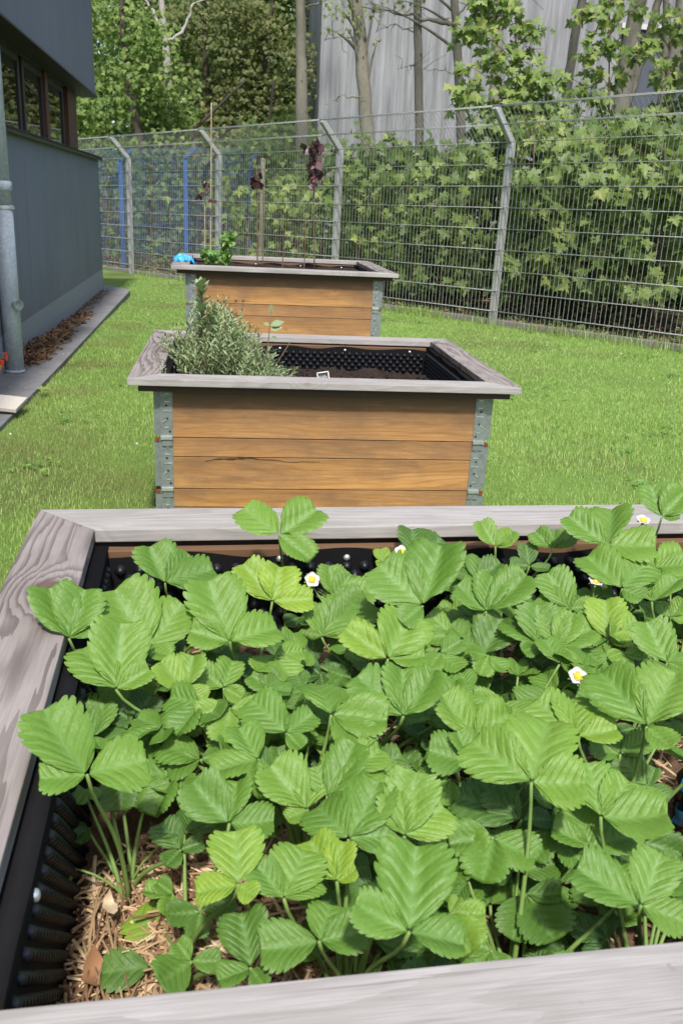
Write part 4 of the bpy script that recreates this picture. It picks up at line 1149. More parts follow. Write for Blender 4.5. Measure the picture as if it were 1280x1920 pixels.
def add_leaf(pi, J, tips, cls, seed, droop=True):
    g = np.random.default_rng(seed)
    C = PX[pi]; J = np.asarray(J, float) - C
    tips = [np.asarray(t, float) - C for t in tips]
    D = [t - J for t in tips]
    LL = [np.linalg.norm(d) for d in D]
    n = np.zeros(3)
    for a in range(3):
        for b in range(a + 1, 3):
            c = np.cross(D[a], D[b]); c *= np.sign(c[2] + 1e-9); n += c
    n /= np.linalg.norm(n)
    mb = MB()
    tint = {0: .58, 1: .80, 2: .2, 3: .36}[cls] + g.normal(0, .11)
    Lm = max(LL)
    for d, L in zip(D, LL):
        L2 = max(L, .42 * Lm)            # short ones are foreshortened: tip them up or down
        d0 = d / max(L, 1e-6)
        if False:
            ang = math.acos(max(.25, L / L2)) * (1 if g.random() < .5 else -.8)
            d0 = d0 * math.cos(ang) + n * math.sin(ang)
        lift = g.normal(.0, .07); d0 = d0 + n * lift; d0 /= np.linalg.norm(d0)
        nn = n + g.normal(0, .13, 3); nn -= d0 * (nn @ d0); nn /= np.linalg.norm(nn)
        b = J + d0 * L2 * .035
        leaflet(mb, b, d0, nn, L2 * .84, g, float(np.clip(tint + g.normal(0, .05), 0, 1)), fold=float(np.clip(g.normal(.72, .25), .2, 1.25)), curl=float(g.normal(.10, .15)), T=int(g.integers(9, 12)), pleat=g.uniform(.010, .018), wd=float(np.clip(g.normal(.94, .09), .76, 1.12)))
    # stalk from the crown
    h = J[2]; out = J * np.array([1, 1, 0])
    a0 = g.normal(0, .006, 3) * [1, 1, 0] + out * .03
    k = bez(a0, a0 + [0, 0, max(h * .55, .03)] + out * .10, J - n * h * .25 - out * .12 + [0, 0, -h * .1], J - n * .001, 10)
    mb.tube(k, np.linspace(.0031, .0017, 10), 7, mat=1, tint=.5, vein=0.0)
    return mb.build('leaf', [STRAWB, PETIOLE], plants[pi], smooth=True)
cnt = np.zeros(len(plants), int)
Jall = []
for k, r in enumerate(LEAVES):
    J = np.array(r[:3]) / 1000; T = [np.array(r[3 + 3 * a:6 + 3 * a]) / 1000 for a in range(3)]
    dd = np.hypot(PX[:, 0] - J[0], PX[:, 1] - J[1] - .02) + .012 * cnt
    pi = int(np.argmin(dd)); cnt[pi] += 1
    if k in (36, 43, 44): pi = 15
    Jall.append(J); add_leaf(pi, J, T, r[-1], 100 + k)
Jall = np.array(Jall)
# lower leaves that fill the plants, most tinted dark to paint shade between tiers
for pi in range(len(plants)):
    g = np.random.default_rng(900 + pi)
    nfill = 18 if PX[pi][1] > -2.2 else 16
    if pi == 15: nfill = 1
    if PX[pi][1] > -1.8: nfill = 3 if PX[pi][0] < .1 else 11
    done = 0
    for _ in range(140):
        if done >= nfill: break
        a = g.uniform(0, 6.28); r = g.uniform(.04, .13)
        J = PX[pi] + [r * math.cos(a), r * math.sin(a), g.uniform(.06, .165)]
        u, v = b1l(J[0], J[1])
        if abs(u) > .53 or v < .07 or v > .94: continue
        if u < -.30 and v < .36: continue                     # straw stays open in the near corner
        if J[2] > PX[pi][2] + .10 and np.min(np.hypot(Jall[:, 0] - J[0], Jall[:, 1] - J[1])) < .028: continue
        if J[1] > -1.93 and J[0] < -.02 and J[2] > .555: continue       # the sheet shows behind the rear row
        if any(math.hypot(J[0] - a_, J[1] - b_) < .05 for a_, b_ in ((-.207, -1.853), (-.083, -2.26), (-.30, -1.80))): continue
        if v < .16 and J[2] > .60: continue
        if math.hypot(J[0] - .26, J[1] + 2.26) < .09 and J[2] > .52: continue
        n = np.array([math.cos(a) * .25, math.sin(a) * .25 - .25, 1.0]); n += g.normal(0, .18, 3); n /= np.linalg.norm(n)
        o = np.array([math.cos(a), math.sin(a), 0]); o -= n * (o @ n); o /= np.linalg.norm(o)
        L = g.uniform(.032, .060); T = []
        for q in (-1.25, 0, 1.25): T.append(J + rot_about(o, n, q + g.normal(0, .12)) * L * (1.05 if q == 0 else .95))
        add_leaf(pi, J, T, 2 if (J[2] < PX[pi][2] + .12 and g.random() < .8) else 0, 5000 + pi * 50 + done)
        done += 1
# the single glossy leaf lying on the straw
def flower(pi, p, face, seed, petals=5, rad=.0118):
    g = np.random.default_rng(seed); C = PX[pi]; p = np.asarray(p) - C
    n = np.asarray(face, float); n /= np.linalg.norm(n)
    mb = MB(); x = np.cross(n, [0.3, .2, .9]); x /= np.linalg.norm(x); y = np.cross(n, x)
    for k in range(petals):
        a = k * 2 * math.pi / petals + g.normal(0, .08); d = x * math.cos(a) + y * math.sin(a)
        F = frame(d, n); V = []; 
        for t in np.linspace(0, 1, 6):
            wv = rad * .56 * math.sin(math.pi * min(.12 + t * .80, 1))**.6
            for c in (-1, -.5, 0, .5, 1): V.append((wv * c, rad * (.12 + .95 * t) - abs(c) * rad * .10 * t, rad * (.10 * c * c + .22 * t * t)))
        ii, jj = np.meshgrid(np.arange(4), np.arange(5)); q = (jj * 5 + ii).ravel()
        mb.add(np.array(V) @ F.T + p, np.stack([q, q + 1, q + 6, q + 5], -1), 0, tint=0, vein=0)
        F = frame(x * math.cos(a + .6) + y * math.sin(a + .6), n)
        mb.add(np.array([(-.003, .002, -.001), (.003, .002, -.001), (.002, rad * .8, -.001), (0, rad * 1.1, -.002), (-.002, rad * .8, -.001)]) @ F.T + p, [(0, 1, 2, 3, 4)], 1, tint=0, vein=0)
    k = bez((0, 0, .005), (0, 0, p[2] * .5), p - n * .05, p - n * .001, 9)
    mb.tube(k, np.linspace(.0016, .0010, 9), 6, mat=1)
    f = mb.build('flower', [PETAL, PETIOLE], plants[pi], smooth=True)
    m2 = MB(); rot = np.stack([x, y, n], 1)
    m2.lathe([(.0052, .0), (.0048, .0022), (.003, .0042), (.0003, .005)], p, 12, rot)
    for j in range(22):
        a = g.uniform(0, 6.28); d = x * math.cos(a) + y * math.sin(a); m2.tube(np.array([p + d * .004 + n * .001, p + d * .0062 + n * .0035]), .0005, 4)
    m2.build('flower_centre', YELLOW, f, smooth=True)
def nearest(x, y): return int(np.argmin(np.hypot(PX[:, 0] - x, PX[:, 1] - y)))
for k, (p, face) in enumerate([((-.229, -1.873, .665), (.15, -.75, .55)), ((.092, -2.16, .655), (-.1, -.6, .75)), ((.348, -1.777, .73), (0, -.35, .9)), ((.229, -1.884, .665), (0, -.4, .9)), ((.239, -1.877, .66), (.4, -.4, .8)), ((-.066, -1.76, .665), (-.3, -.6, .7))]):
    flower(nearest(p[0], p[1]), p, face, k)
# unopened bud clusters
for p in ((-.375, -2.25, .565), (-.19, -1.812, .60), (-.27, -2.06, .56)):
    pi = nearest(p[0], p[1]); C = PX[pi]; mb = MB(); g = np.random.default_rng(int(abs(p[0]) * 1e4)); q0 = np.array(p) - C
    mb.tube(bez((0, 0, 0), (0, 0, q0[2] * .6), q0 - [0, 0, .04], q0, 8), .0015, 6)
    for j in range(7):
        e = g.normal(0, 1, 3); e[2] = abs(e[2]); e /= np.linalg.norm(e); c = q0 + e * g.uniform(.006, .016)
        mb.tube(np.array([q0, (q0 + c) / 2 + [0, 0, .002], c]), .0008, 4)
        for a in range(6):
            d = np.array([math.cos(a * 1.05), math.sin(a * 1.05), .5]); d = d / np.linalg.norm(d)
            mb.add(np.array([c, c + d * .004 + [.0012, 0, 0], c + d * .010 + e * .004, c + d * .004 - [.0012, 0, 0]]), [(0, 1, 2, 3)])
        mb.lathe([(.0003, -.003), (.003, -.001), (.003, .001), (.0003, .003)], c, 7)
    mb.build('bud_cluster', PETIOLE, plants[pi], smooth=True)
# single leaf of the second plant resting on the straw
def ground_leaf(pi, base, d, n, L, tint, seed):
    g = np.random.default_rng(seed); mb = MB(); C = PX[pi]
    leaflet(mb, np.array(base) - C, np.array(d, float), np.array(n, float), L, g, tint, fold=.25, curl=-.12, T=7, wd=.95)
    k = bez((0, 0, 0), (0, 0, .03), np.array(base) - C + [0, 0, .015], np.array(base) - C, 8)
    mb.tube(k, .0015, 6, mat=1); return mb.build('leaf', [STRAWB, PETIOLE], plants[pi], smooth=True)
ground_leaf(19, (-.437, -2.405, .468), (-1, -.05, .05), (0, -.3, 1), .048, .25, 3)
ground_leaf(19, (-.425, -2.36, .462), (-.6, .55, .1), (0, -.4, 1), .05, .92, 4)
ground_leaf(15, (-.535, -2.27, .475), (-.2, -.5, .5), (.5, -.5, .6), .035, .7, 5)

# black sack half hidden at the right of the front bed
sk = empty('black_sack', 'glossy black plastic sack with blue patches at the right edge', 'sack', None, (.268, -2.25, .475))
mb = MB(); N, K = 22, 12; V = []
g = np.random.default_rng(2)
for k in range(K + 1):
    t = k / K; rr = .060 * (math.sin(math.pi * min(.18 + .82 * t, 1))**.45 if t < 1 else .05) * (1 - .15 * t)
    for a in range(N):
        th = a / N * 2 * math.pi
        r_ = rr * (1 + .10 * math.sin(3 * th + 4 * t) + .08 * math.sin(7 * th - 9 * t) + .09 * math.sin(5 * th + 14 * t))
        V.append((r_ * math.cos(th), r_ * math.sin(th) * .8, .145 * t))
ii, jj = np.meshgrid(np.arange(N), np.arange(K)); q = (jj * N + ii).ravel(); q1 = (jj * N + (ii + 1) % N).ravel()
mb.add(V, np.stack([q, q1, q1 + N, q + N], -1)); mb.build('film', BLACKPL, sk, smooth=True)
for a0, t0, t1 in ((2.9, .42, .78), (2.95, .08, .3)):
    mb = MB(); P = []
    for t in np.linspace(t0, t1, 5):
        for th in np.linspace(a0, a0 + .7, 6):
            rr = .062 * (math.sin(math.pi * min(.18 + .82 * t, 1))**.45) * (1 - .15 * t)
            r_ = rr * (1 + .10 * math.sin(3 * th + 4 * t) + .08 * math.sin(7 * th - 9 * t) + .09 * math.sin(5 * th + 14 * t)) + .0015
            P.append((r_ * math.cos(th), r_ * math.sin(th) * .8, .145 * t))
    ii, jj = np.meshgrid(np.arange(5), np.arange(4)); q = (jj * 6 + ii).ravel(); mb.add(P, np.stack([q, q + 1, q + 7, q + 6], -1)); mb.build('blue_patch', BLUEGL, sk, smooth=True)

# ------------------------------------------------------------------ middle bed: lavender, sage, plant label
def herb_stem(mb, g, base, tip, bend, nl, ls, tm, tint, stem_r=.0014, whorl=True, start=.25, bare=None):
    base, tip = np.asarray(base, float), np.asarray(tip, float)
    k = bez(base, base * .6 + tip * .4 + [0, 0, .03] - bend, tip - [0, 0, .05] + bend, tip, 8)
    mb.tube(k, np.linspace(stem_r, stem_r * .5, 8), 4, mat=1, tint=.3)
    t = np.linspace(start, 1, nl) ** .9
    P = np.stack([np.interp(t, np.linspace(0, 1, 8), k[:, i]) for i in range(3)], 1)
    ax = (tip - base) / np.linalg.norm(tip - base)
    a = g.uniform(0, 6.28, nl) if not whorl else np.arange(nl) * 1.9 + g.uniform(0, 6)
    d = np.stack([np.cos(a), np.sin(a), np.full(nl, .0)], 1) * .75 + ax * .8 + g.normal(0, .15, (nl, 3))
    n = np.tile(ax, (nl, 1)) - d * .3 + g.normal(0, .2, (nl, 3))
    scatter(mb, tm, P, d, n, ls * g.uniform(.6, 1.15, nl) * (1 - .35 * t), np.clip(tint + g.normal(0, .12, nl), 0, 1))
lav = empty('lavender_bush', 'bushy grey green lavender leaning over the rim of the middle bed', 'lavender', None, (-.37, .42, .43))
LO = np.array(lav.location)
mb = MB(); g = np.random.default_rng(17)
for k in range(400):
    x = g.normal(0.01, .10); y = g.normal(.0, .10)
    base = np.array([x * .5, y * .6, 0])
    h = .34 * math.exp(-((x + .05) / .20)**2) * g.uniform(.55, 1.10) + .03
    tip = np.array([x * 1.25 + g.normal(.012, .02), y * 1.3 + g.normal(0, .02), h])
    herb_stem(mb, g, base, tip, g.normal(0, .01, 3), int(g.integers(12, 20)), .042, NARROW, float(np.clip(.30 + h * 1.2, 0, .9)))
for k in range(130):       # low shoots spreading to the right
    x = g.uniform(.06, .235); y = g.normal(-.05, .08)
    base = np.array([x * .55, y * .7, 0]); tip = np.array([x, y, .20 - .55 * (x - .06) + g.normal(0, .022)])
    herb_stem(mb, g, base, tip, g.normal(0, .008, 3), 18, .026, NARROW, .45)
for k in range(60):
    x = g.uniform(-.19, -.08); base = np.array([-.06, -.02, 0]); tip = np.array([x, g.normal(-.03, .06), g.uniform(.06, .30)])
    herb_stem(mb, g, base, tip, g.normal(0, .01, 3), 14, .028, NARROW, .6)
mb.build('foliage', [LAV, PETIOLE], lav)
mb = MB()
for k in range(170):
    x, y = g.normal(-.015, .075), g.normal(0, .07)
    mb.tube(bez((x * .4, y * .5, -.01), (x * .6, y * .7, .05), (x, y, .11), (x * 1.4, y * 1.3, g.uniform(.13, .26)), 6), np.linspace(.004, .0015, 6), 5)
mb.build('woody_stems', STEM, lav, smooth=True)
for k, (dx, h, bend) in enumerate([(-.005, .40, 0), (.04, .405, .004), (.068, .407, .02), (-.05, .38, -.01), (.025, .365, .0), (.01, .345, -.012)]):
    mb = MB(); tp = np.array([dx, .02 - k * .012, h]); mb.tube(bez((dx * .4 - bend, 0, .1), (dx * .6 - bend, 0, .2), (dx - bend * .5, .0, h - .08), tp, 8), np.linspace(.0012, .0008, 8), 5)
    mb.lathe([(.0005, -.006), (.0055, -.002), (.0058, .002), (.003, .006), (.0003, .006)], tp, 8); mb.build('seed_head', STEM, lav, smooth=True)
sage = empty('sage_plant', 'upright sage stalk with broad pale leaves rising above the lavender', 'sage', None, (-.445, .33, .44))
mb = MB(); g = np.random.default_rng(23)
herb_stem(mb, g, (0, 0, 0), (-.02, -.02, .465), np.array([.012, 0, 0]), 26, .075, OVATE, .6, .0045, start=.48)
herb_stem(mb, g, (0, 0, .18), (.03, -.01, .37), np.array([.0, 0, 0]), 14, .06, OVATE, .5, .002, start=.4)
herb_stem(mb, g, (0, 0, .10), (.10, .02, .33), np.array([.0, 0, 0]), 10, .055, OVATE, .35, .002, start=.5)
mb.build('foliage', [SAGE, STEM], sage)
mb = MB(); mb.tube(np.array([(0, 0, 0), (.008, -.005, .12), (.005, -.01, .26), (-.012, -.018, .4)]), np.array([.007, .006, .004, .002]), 8); mb.build('stalk', STEM, sage, smooth=True)
sp_ = empty('bay_sprig', 'thin dark sprig with two long green leaves right of the lavender', 'sprig', None, (-.235, .44, .47))
mb = MB(); mb.tube(bez((0, 0, 0), (.03, 0, .1), (.035, 0, .2), (.045, 0, .335), 8), np.linspace(.003, .0015, 8), 6); mb.build('stalk', STEM, sp_, smooth=True)
mb = MB(); scatter(mb, OVATE, np.array([(.04, 0, .27), (.04, 0, .255), (.038, 0, .225), (.044, 0, .32), (.04, 0, .27)]), np.array([(1, 0, .35), (.9, -.3, .25), (.8, -.2, -.2), (0, 0, 1), (-.7, 0, .3)]), np.array([(0, -.6, .8)] * 5), np.array([.062, .055, .04, .035, .03]), np.array([.4, .6, .2, .3, .3])); mb.build('foliage', SAGE, sp_)
lb = empty('plant_label', 'small black plant label with white border and white handwriting', 'plant label', None, (.034, .25, .44))
lb.rotation_euler = (R(-14), R(9) * -1, R(4))
MB().box((0, 0, .128), (.047, .0025, .055)).build('board', CHALK, lb, bevel=.0008)
mb = MB()
for c, d in (((0, -.0015, .154), (.047, .0016, .0032)), ((0, -.0015, .102), (.047, .0016, .0032)), ((-.022, -.0015, .128), (.0032, .0016, .055)), ((.022, -.0015, .128), (.0032, .0016, .055))): mb.box(c, d)
mb.build('border', WHITE, lb)
mb = MB()
for P in ([(-.015, .141), (-.0155, .128)], [(-.009, .1415), (-.015, .1345), (-.009, .128)], [(-.006, .136), (-.0025, .136), (-.0025, .129), (-.006, .129), (-.006, .136)], [(.001, .141), (.001, .128)], [(-.001, .1375), (.003, .1375)], [(.0065, .141), (.0065, .128)], [(.0045, .1375), (.0085, .1375)], [(.010, .133), (.0145, .134), (.013, .137), (.0105, .1355), (.0105, .130), (.0145, .129)]):
    mb.tube(np.array([(x, -.0018, z) for x, z in P]), .0009, 4)
mb.build('handwriting', WHITE, lb)
MB().box((0, 0, .06), (.006, .002, .10)).build('stake', CHALK, lb)

# ------------------------------------------------------------------ farthest bed: stems, herb, glove
def cane(name, label, cat, base, top, r, m, group=None, bend=0.0):
    root = empty(name, label, cat, group, base)
    b = np.zeros(3); t = np.asarray(top, float) - np.asarray(base, float)
    mb = MB(); k = bez(b, t * .33 + [bend, 0, 0], t * .66 + [bend, 0, 0], t, 12); mb.tube(k, np.linspace(r, r * .55, 12), 7)
    for j in range(2, 11, 2): mb.lathe([(r * .8, -.003), (r * 1.15, 0), (r * .8, .003)], k[j], 7)
    mb.build('stem', m, root, smooth=True)
    return root
def purple(root, pts, seed, size):
    g = np.random.default_rng(seed); mb = MB(); o = np.array(root.location)
    P = np.array(pts) - o; n = len(P)
    scatter(mb, MAPLE_LO if False else OVATE, P, g.normal(0, .6, (n, 3)) + [0, -.2, -.5], np.array([0, -.8, .35]) + g.normal(0, .35, (n, 3)), size * g.uniform(.7, 1.2, n), np.clip(g.normal(.45, .25, n), 0, 1))
    # round shrub leaves: widen them
    mb.build('foliage', PURPLE, root)
g = np.random.default_rng(31)
ROUND = ovate_tmpl(.46)
OVK = OVATE
OVATE = ROUND
r = cane('purple_sapling', 'tallest thin stem with a dangling bunch of purple leaves near the grey post', 'sapling', (.214, 2.95, .77), (.186, 2.95, 1.60), .0055, STEM, 'purple leaved saplings in the farthest bed', -.008)
pts = [(.19 + g.normal(0, .028), 2.94 + g.normal(0, .025), 1.55 + g.normal(0, .022)) for _ in range(26)] + [(.205 + g.normal(0, .016), 2.94 + g.normal(0, .02), 1.455 + g.normal(0, .018)) for _ in range(10)] + [(.178 + g.normal(0, .018), 2.94 + g.normal(0, .02), 1.37 + g.normal(0, .035)) for _ in range(16)]
purple(r, pts, 5, .058)
r = cane('purple_sapling', 'thin stem with one small purple leaf bunch in front of blue post', 'sapling', (-.168, 2.95, .77), (-.182, 2.95, 1.37), .005, STEM, 'purple leaved saplings in the farthest bed')
purple(r, [(-.185 + g.normal(0, .014), 2.94 + g.normal(0, .02), 1.335 + g.normal(0, .026)) for _ in range(15)], 6, .05)
r = cane('purple_sapling', 'pale thin stem with three scattered purple leaves left of the bamboo cane', 'sapling', (-.513, 2.93, .77), (-.515, 2.95, 1.31), .0055, CANE, 'purple leaved saplings in the farthest bed')
purple(r, [(-.505, 2.93, 1.30), (-.495, 2.93, 1.285), (-.545, 2.93, 1.225), (-.55, 2.93, 1.21), (-.53, 2.93, 1.24), (-.46, 2.93, 1.195), (-.47, 2.93, 1.20), (-.515, 2.93, 1.315)], 7, .048)
OVATE = OVK
cane('bamboo_cane', 'long thin bamboo cane standing tallest at the left of the farthest bed', 'cane', (-.478, 2.97, .76), (-.472, 2.99, 1.77), .0065, CANE)
for i, (x, zt, lb_) in enumerate([(-.135, 1.30, 'bare brown stem right of the small purple leaf bunch'), (-.002, 1.12, 'short bare brown stem in the middle of the farthest bed'), (.142, 1.14, 'short bare brown stem just left of the tallest purple sapling')]):
    cane('bare_stem', lb_, 'stem', (x, 2.95, .77), (x - .008 + .004 * i, 2.96, zt), .0045, STEM, 'bare stems in the farthest bed', .004)
def herb_clump(label, base, h, w_, seed, n, tint):
    root = empty('leafy_herb', label, 'herb', 'leafy herbs in the farthest bed', base); g = np.random.default_rng(seed); mb = MB()
    for k in range(n):
        t = g.random(); a = g.uniform(0, 6.28); r_ = w_ * (.3 + .7 * t) * g.random() ** .5; c = np.array([r_ * math.cos(a) + .02 * t, r_ * math.sin(a), h * t])
        mb.tube(np.array([(0, 0, 0), c * [.4, .4, .6], c]), .0012, 4, mat=1, tint=.5)
        m_ = 5; puffd = g.normal(0, .7, (m_, 3)) + [0, 0, .2]
        scatter(mb, MAPLE_LO, np.tile(c, (m_, 1)) + g.normal(0, .008, (m_, 3)), puffd, g.normal(0, .4, (m_, 3)) + [0, -.5, .7], .030 * g.uniform(.7, 1.2, m_), np.clip(g.normal(tint, .15, m_), 0, 1))
    mb.build('foliage', [HERB, PETIOLE], root)
herb_clump('bright green leafy herb beside the bamboo cane in the farthest bed', (-.385, 2.94, .77), .21, .055, 3, 48, .7)
herb_clump('low dull green herb at the foot of the bamboo cane', (-.49, 2.92, .77), .10, .06, 4, 30, .35)
gl = empty('blue_glove', 'crumpled bright blue disposable glove on the left corner of farthest rim', 'glove', None, (-.655, 2.82, .815))
mb = MB(); N, K = 28, 12; V = []; g = np.random.default_rng(8)
for k in range(K + 1):
    t = k / K; ph = t * math.pi / 2
    for a in range(N):
        th = a / N * 2 * math.pi
        fold = 1 + .10 * math.sin(3 * th + 1) + .09 * math.sin(7 * th + 5 * t) + .07 * math.sin(13 * th - 6 * t)
        V.append((.062 * math.cos(ph) * fold * math.cos(th), .05 * math.cos(ph) * fold * math.sin(th), .034 * math.sin(ph) * (1 + .25 * math.sin(4 * th + 2)) + .005 * math.sin(9 * th) * math.cos(ph)))
ii, jj = np.meshgrid(np.arange(N), np.arange(K)); q = (jj * N + ii).ravel(); q1 = (jj * N + (ii + 1) % N).ravel()
mb.add(V, np.stack([q, q1, q1 + N, q + N], -1)); mb.build('palm', BLUEGL, gl, smooth=True)
for a, L in ((-.5, .035), (-.1, .05), (.25, .04), (-1.0, .03), (2.6, .02)):
    mb = MB(); d = np.array([math.cos(a), math.sin(a), 0]); P = np.array([d * .03 + [0, 0, .018], d * (.03 + L * .4) + [0, 0, .02], d * (.03 + L * .75) + [0, .006, .008 - .012 * (a > -.4) * (a < .3)], d * (.03 + L) + [0, .004, .004 - .03 * (a > -.4) * (a < .3)]])
    mb.tube(P, np.array([.011, .010, .009, .006]), 9); mb.build('finger', BLUEGL, gl, smooth=True)
# small seedling at the pavement edge
sd = empty('maple_seedling', 'small pale green seedling growing at the edge of the dark pavement', 'seedling', None, (-1.475, 2.35, 0.0))
mb = MB(); mb.tube(np.array([(0, 0, 0), (.003, 0, .03), (0, 0, .06)]), .0018, 5); mb.build('stem', PETIOLE, sd)
mb = MB(); scatter(mb, MAPLE_HI, np.array([(0, 0, .06), (0, 0, .058), (0, 0, .05), (0, 0, .055)]), np.array([(.8, -.4, .1), (-.8, -.2, .1), (.1, -1, 0), (0, 1, .3)]), np.array([(0, -.5, 1.0)] * 4), np.array([.042, .045, .04, .035]), np.array([.95, .9, 1, .9])); mb.build('foliage', MAPLE, sd)
mb = MB(); g = np.random.default_rng(61)
for k in range(70):
    cx_, cy_ = g.uniform(-1.45, 3.6), g.uniform(-.2, 7.5)
    if fence_d(cx_, cy_) > -.4: continue
    m_ = int(g.integers(8, 34)); sp2 = g.uniform(.03, .13)
    P = np.c_[g.normal(cx_, sp2, m_), g.normal(cy_, sp2, m_)]
    for (ox, oy) in ((0, 0), (0, 2.53), (0, -2.72)): P = P[~((abs(P[:, 0] - ox) < .66) & (P[:, 1] > oy - .08) & (P[:, 1] < oy + 1.08))]
    P = P[P[:, 0] > -1.5]
    if len(P) == 0: continue
    m_ = len(P); pos = np.c_[P, gz(P[:, 0], P[:, 1]) + g.uniform(.015, .034, m_)]
    scatter(mb, OVATE, pos, g.normal(0, 1, (m_, 3)) * [1, 1, .15], np.array([0, -.1, 1.0]) + g.normal(0, .25, (m_, 3)), g.uniform(.018, .042, m_), np.clip(g.normal(.6, .25, m_), 0, 1))
tag(mb.build('clover', HERB), 'clover and plantain leaves scattered in small patches over the lawn', 'clover', kind='stuff')
mb = MB(); g = np.random.default_rng(12)
for k in range(70):
    x, y = g.uniform(-1.5, 4.2), g.uniform(.3, 8.5)
    if fence_d(x, y) > -.3: continue
    p = np.array([x, y, float(gz(x, y)) + g.uniform(.02, .045)]); s_ = g.uniform(.004, .010); a = g.uniform(0, 6.28); d = np.array([math.cos(a), math.sin(a), .3]) * s_; e = np.array([-d[1], d[0], 0]) * .6
    mb.add([p - d, p - e + [0, 0, .004], p + d, p + e], [(0, 1, 2, 3)])
tag(mb.build('fallen_petals', PETAL), 'tiny white petals and clover heads sprinkled over the lawn', 'petals', kind='stuff')

# ------------------------------------------------------------------ trees beyond the fence
CAMP = np.array([-0.3596, -3.11, 1.2203]); R2, U2, FWV = [np.array(v) for v in (r2, u2, fw)]
def at(x, y, Y):
    """point on the plane at distance Y seen at that place of the photograph"""
    d = FWV + (x - 640) / 1636.07 * R2 - (y - 960) / 1636.07 * U2
    return CAMP + d * (Y - CAMP[1]) / d[1]
def tpath(px, Y, lean=(0, 0), htop=7.5):
    """trunk: from the ground through the points seen, on up to htop"""
    P = [at(x, y, Y) for x, y in px]
    a = P[0]; b = P[1]
    g0 = a + (a - b) / max(.3, abs(a[2] - b[2])) * max(0, a[2] - 0.1) * .6
    g0 = np.array([g0[0], g0[1], float(gz(g0[0], g0[1])) - .05])
    e = P[-1] + (P[-1] - P[-2]) / max(.3, P[-1][2] - P[-2][2]) * (max(.5, htop - P[-1][2]) if htop > 3 else .05); 
    return np.array([g0] + P + [e])
MG = 'maple trunks between the wire fence and the hall'
def maple(label, px, Y, r0, r1, branches=(), clumps=None, seed=0, bark=BARK, htop=8.0, group=MG, cat='tree', tmean=.5, per=150, size=.10):
    tr = tpath(px, Y, htop=htop); rr = np.linspace(r0, r1, len(tr))
    top = tr[-1]; g = np.random.default_rng(seed + 300)
    cl = list(clumps or [])
    if htop > 6: cl += crown_clumps(g, (top[0], top[1] - .6, 6.9), (1.5, 1.6, 1.5), 26, .5)  # crown out of view, set forward and shaped to shade hedge and hall
    return plant_tree('maple_tree', label, cat, group, tuple(tr[0][:2]), tr, rr, branches, cl, MAPLE, bark, size, per, MAPLE_LO, seed, tmean)
def br(Y, r, *px): return (np.array([at(x, y, Y) for x, y in px]), r)
def big(Y, *L): return [(*at(x, y, Y), r * 1.35) for x, y, r in L]
def cl(Y, *L): return [(*at(x, y, Y), r) for x, y, r in L]
maple('pale spotted maple trunk at the left corner of the ribbed hall', [(566, 225), (565, 120), (563, 0)], 14.0, .125, .07, [br(14, .02, (565, 15), (590, 8), (640, -10))], None, 1)
maple('leaning maple trunk with dark knots, leftmost in front of the hall cladding', [(694, 350), (688, 250), (674, 60), (667, 0)], 10.2, .115, .07, [br(10.2, .014, (685, 185), (640, 178), (612, 198)), br(10.2, .012, (672, 70), (640, 68), (605, 75)), br(10.2, .012, (668, 10), (720, 22), (770, 20))],
      cl(10.0, (630, 20, .20), (665, 30, .22), (700, 30, .16), (615, 60, .13), (650, 55, .14), (708, 78, .08), (640, -10, .3)), 2, tmean=.75, size=.055, per=420)
maple('straight slim maple trunk in the middle of the hall cladding', [(787, 330), (784, 150), (782, 0)], 11.0, .075, .055, [br(11, .010, (785, 65), (745, 45), (700, 60)), br(11, .009, (786, 125), (770, 125), (745, 128))], None, 3)
maple('crooked maple trunk whose thick limb reaches left across the hall', [(868, 300), (862, 200), (855, 60), (850, -20)], 11.0, .085, .05, [br(10.9, .035, (852, 45), (810, 42), (770, 28), (700, 18)), br(11, .015, (858, 30), (872, 10), (890, -10)), br(10.9, .008, (864, 138), (820, 133), (765, 125))],
      cl(10.8, (700, 10, .14), (745, 5, .18), (770, -20, .3)), 4, tmean=.75, size=.055, per=420)
maple('maple trunk standing right behind the tall fence post', [(905, 500), (925, 300), (930, 120), (934, 0)], 8.2, .085, .06, [br(8.1, .012, (934, 40), (955, 10), (990, -20))], None, 5)
maple('smooth maple trunk rising out of leaves right of the tall post', [(1062, 170), (1078, 60), (1090, 0)], 12.0, .085, .06, (), None, 6)
maple('thick forked maple trunk before the slate blue hall gate', [(1150, 300), (1168, 180), (1180, 90), (1196, 0)], 9.5, .14, .09, [(np.array([at(1168, 200, 9.5), at(1190, 140, 9.55), at(1216, 70, 9.6), at(1236, -10, 9.6), at(1262, -150, 9.6)]), .10)], None, 7)
maple('thin pale maple stem crossing the slate blue gate', [(1240, 170), (1246, 90), (1248, 0)], 10.0, .05, .04, (), None, 8)
maple('rightmost maple trunk beside the thin pale stem at picture edge', [(1252, 170), (1268, 90), (1280, 0)], 9.0, .09, .08, (), None, 9)
maple('rough grey maple trunk low behind the right end of the fence', [(1243, 620), (1258, 480), (1275, 380), (1290, 250)], 6.6, .08, .055, (), None, 10)
maple('broken off grey stump seen through the fence left of middle post', [(488, 470), (491, 400), (493, 305)], 9.6, .034, .030, (), None, 11, htop=1.9, group='stumps')

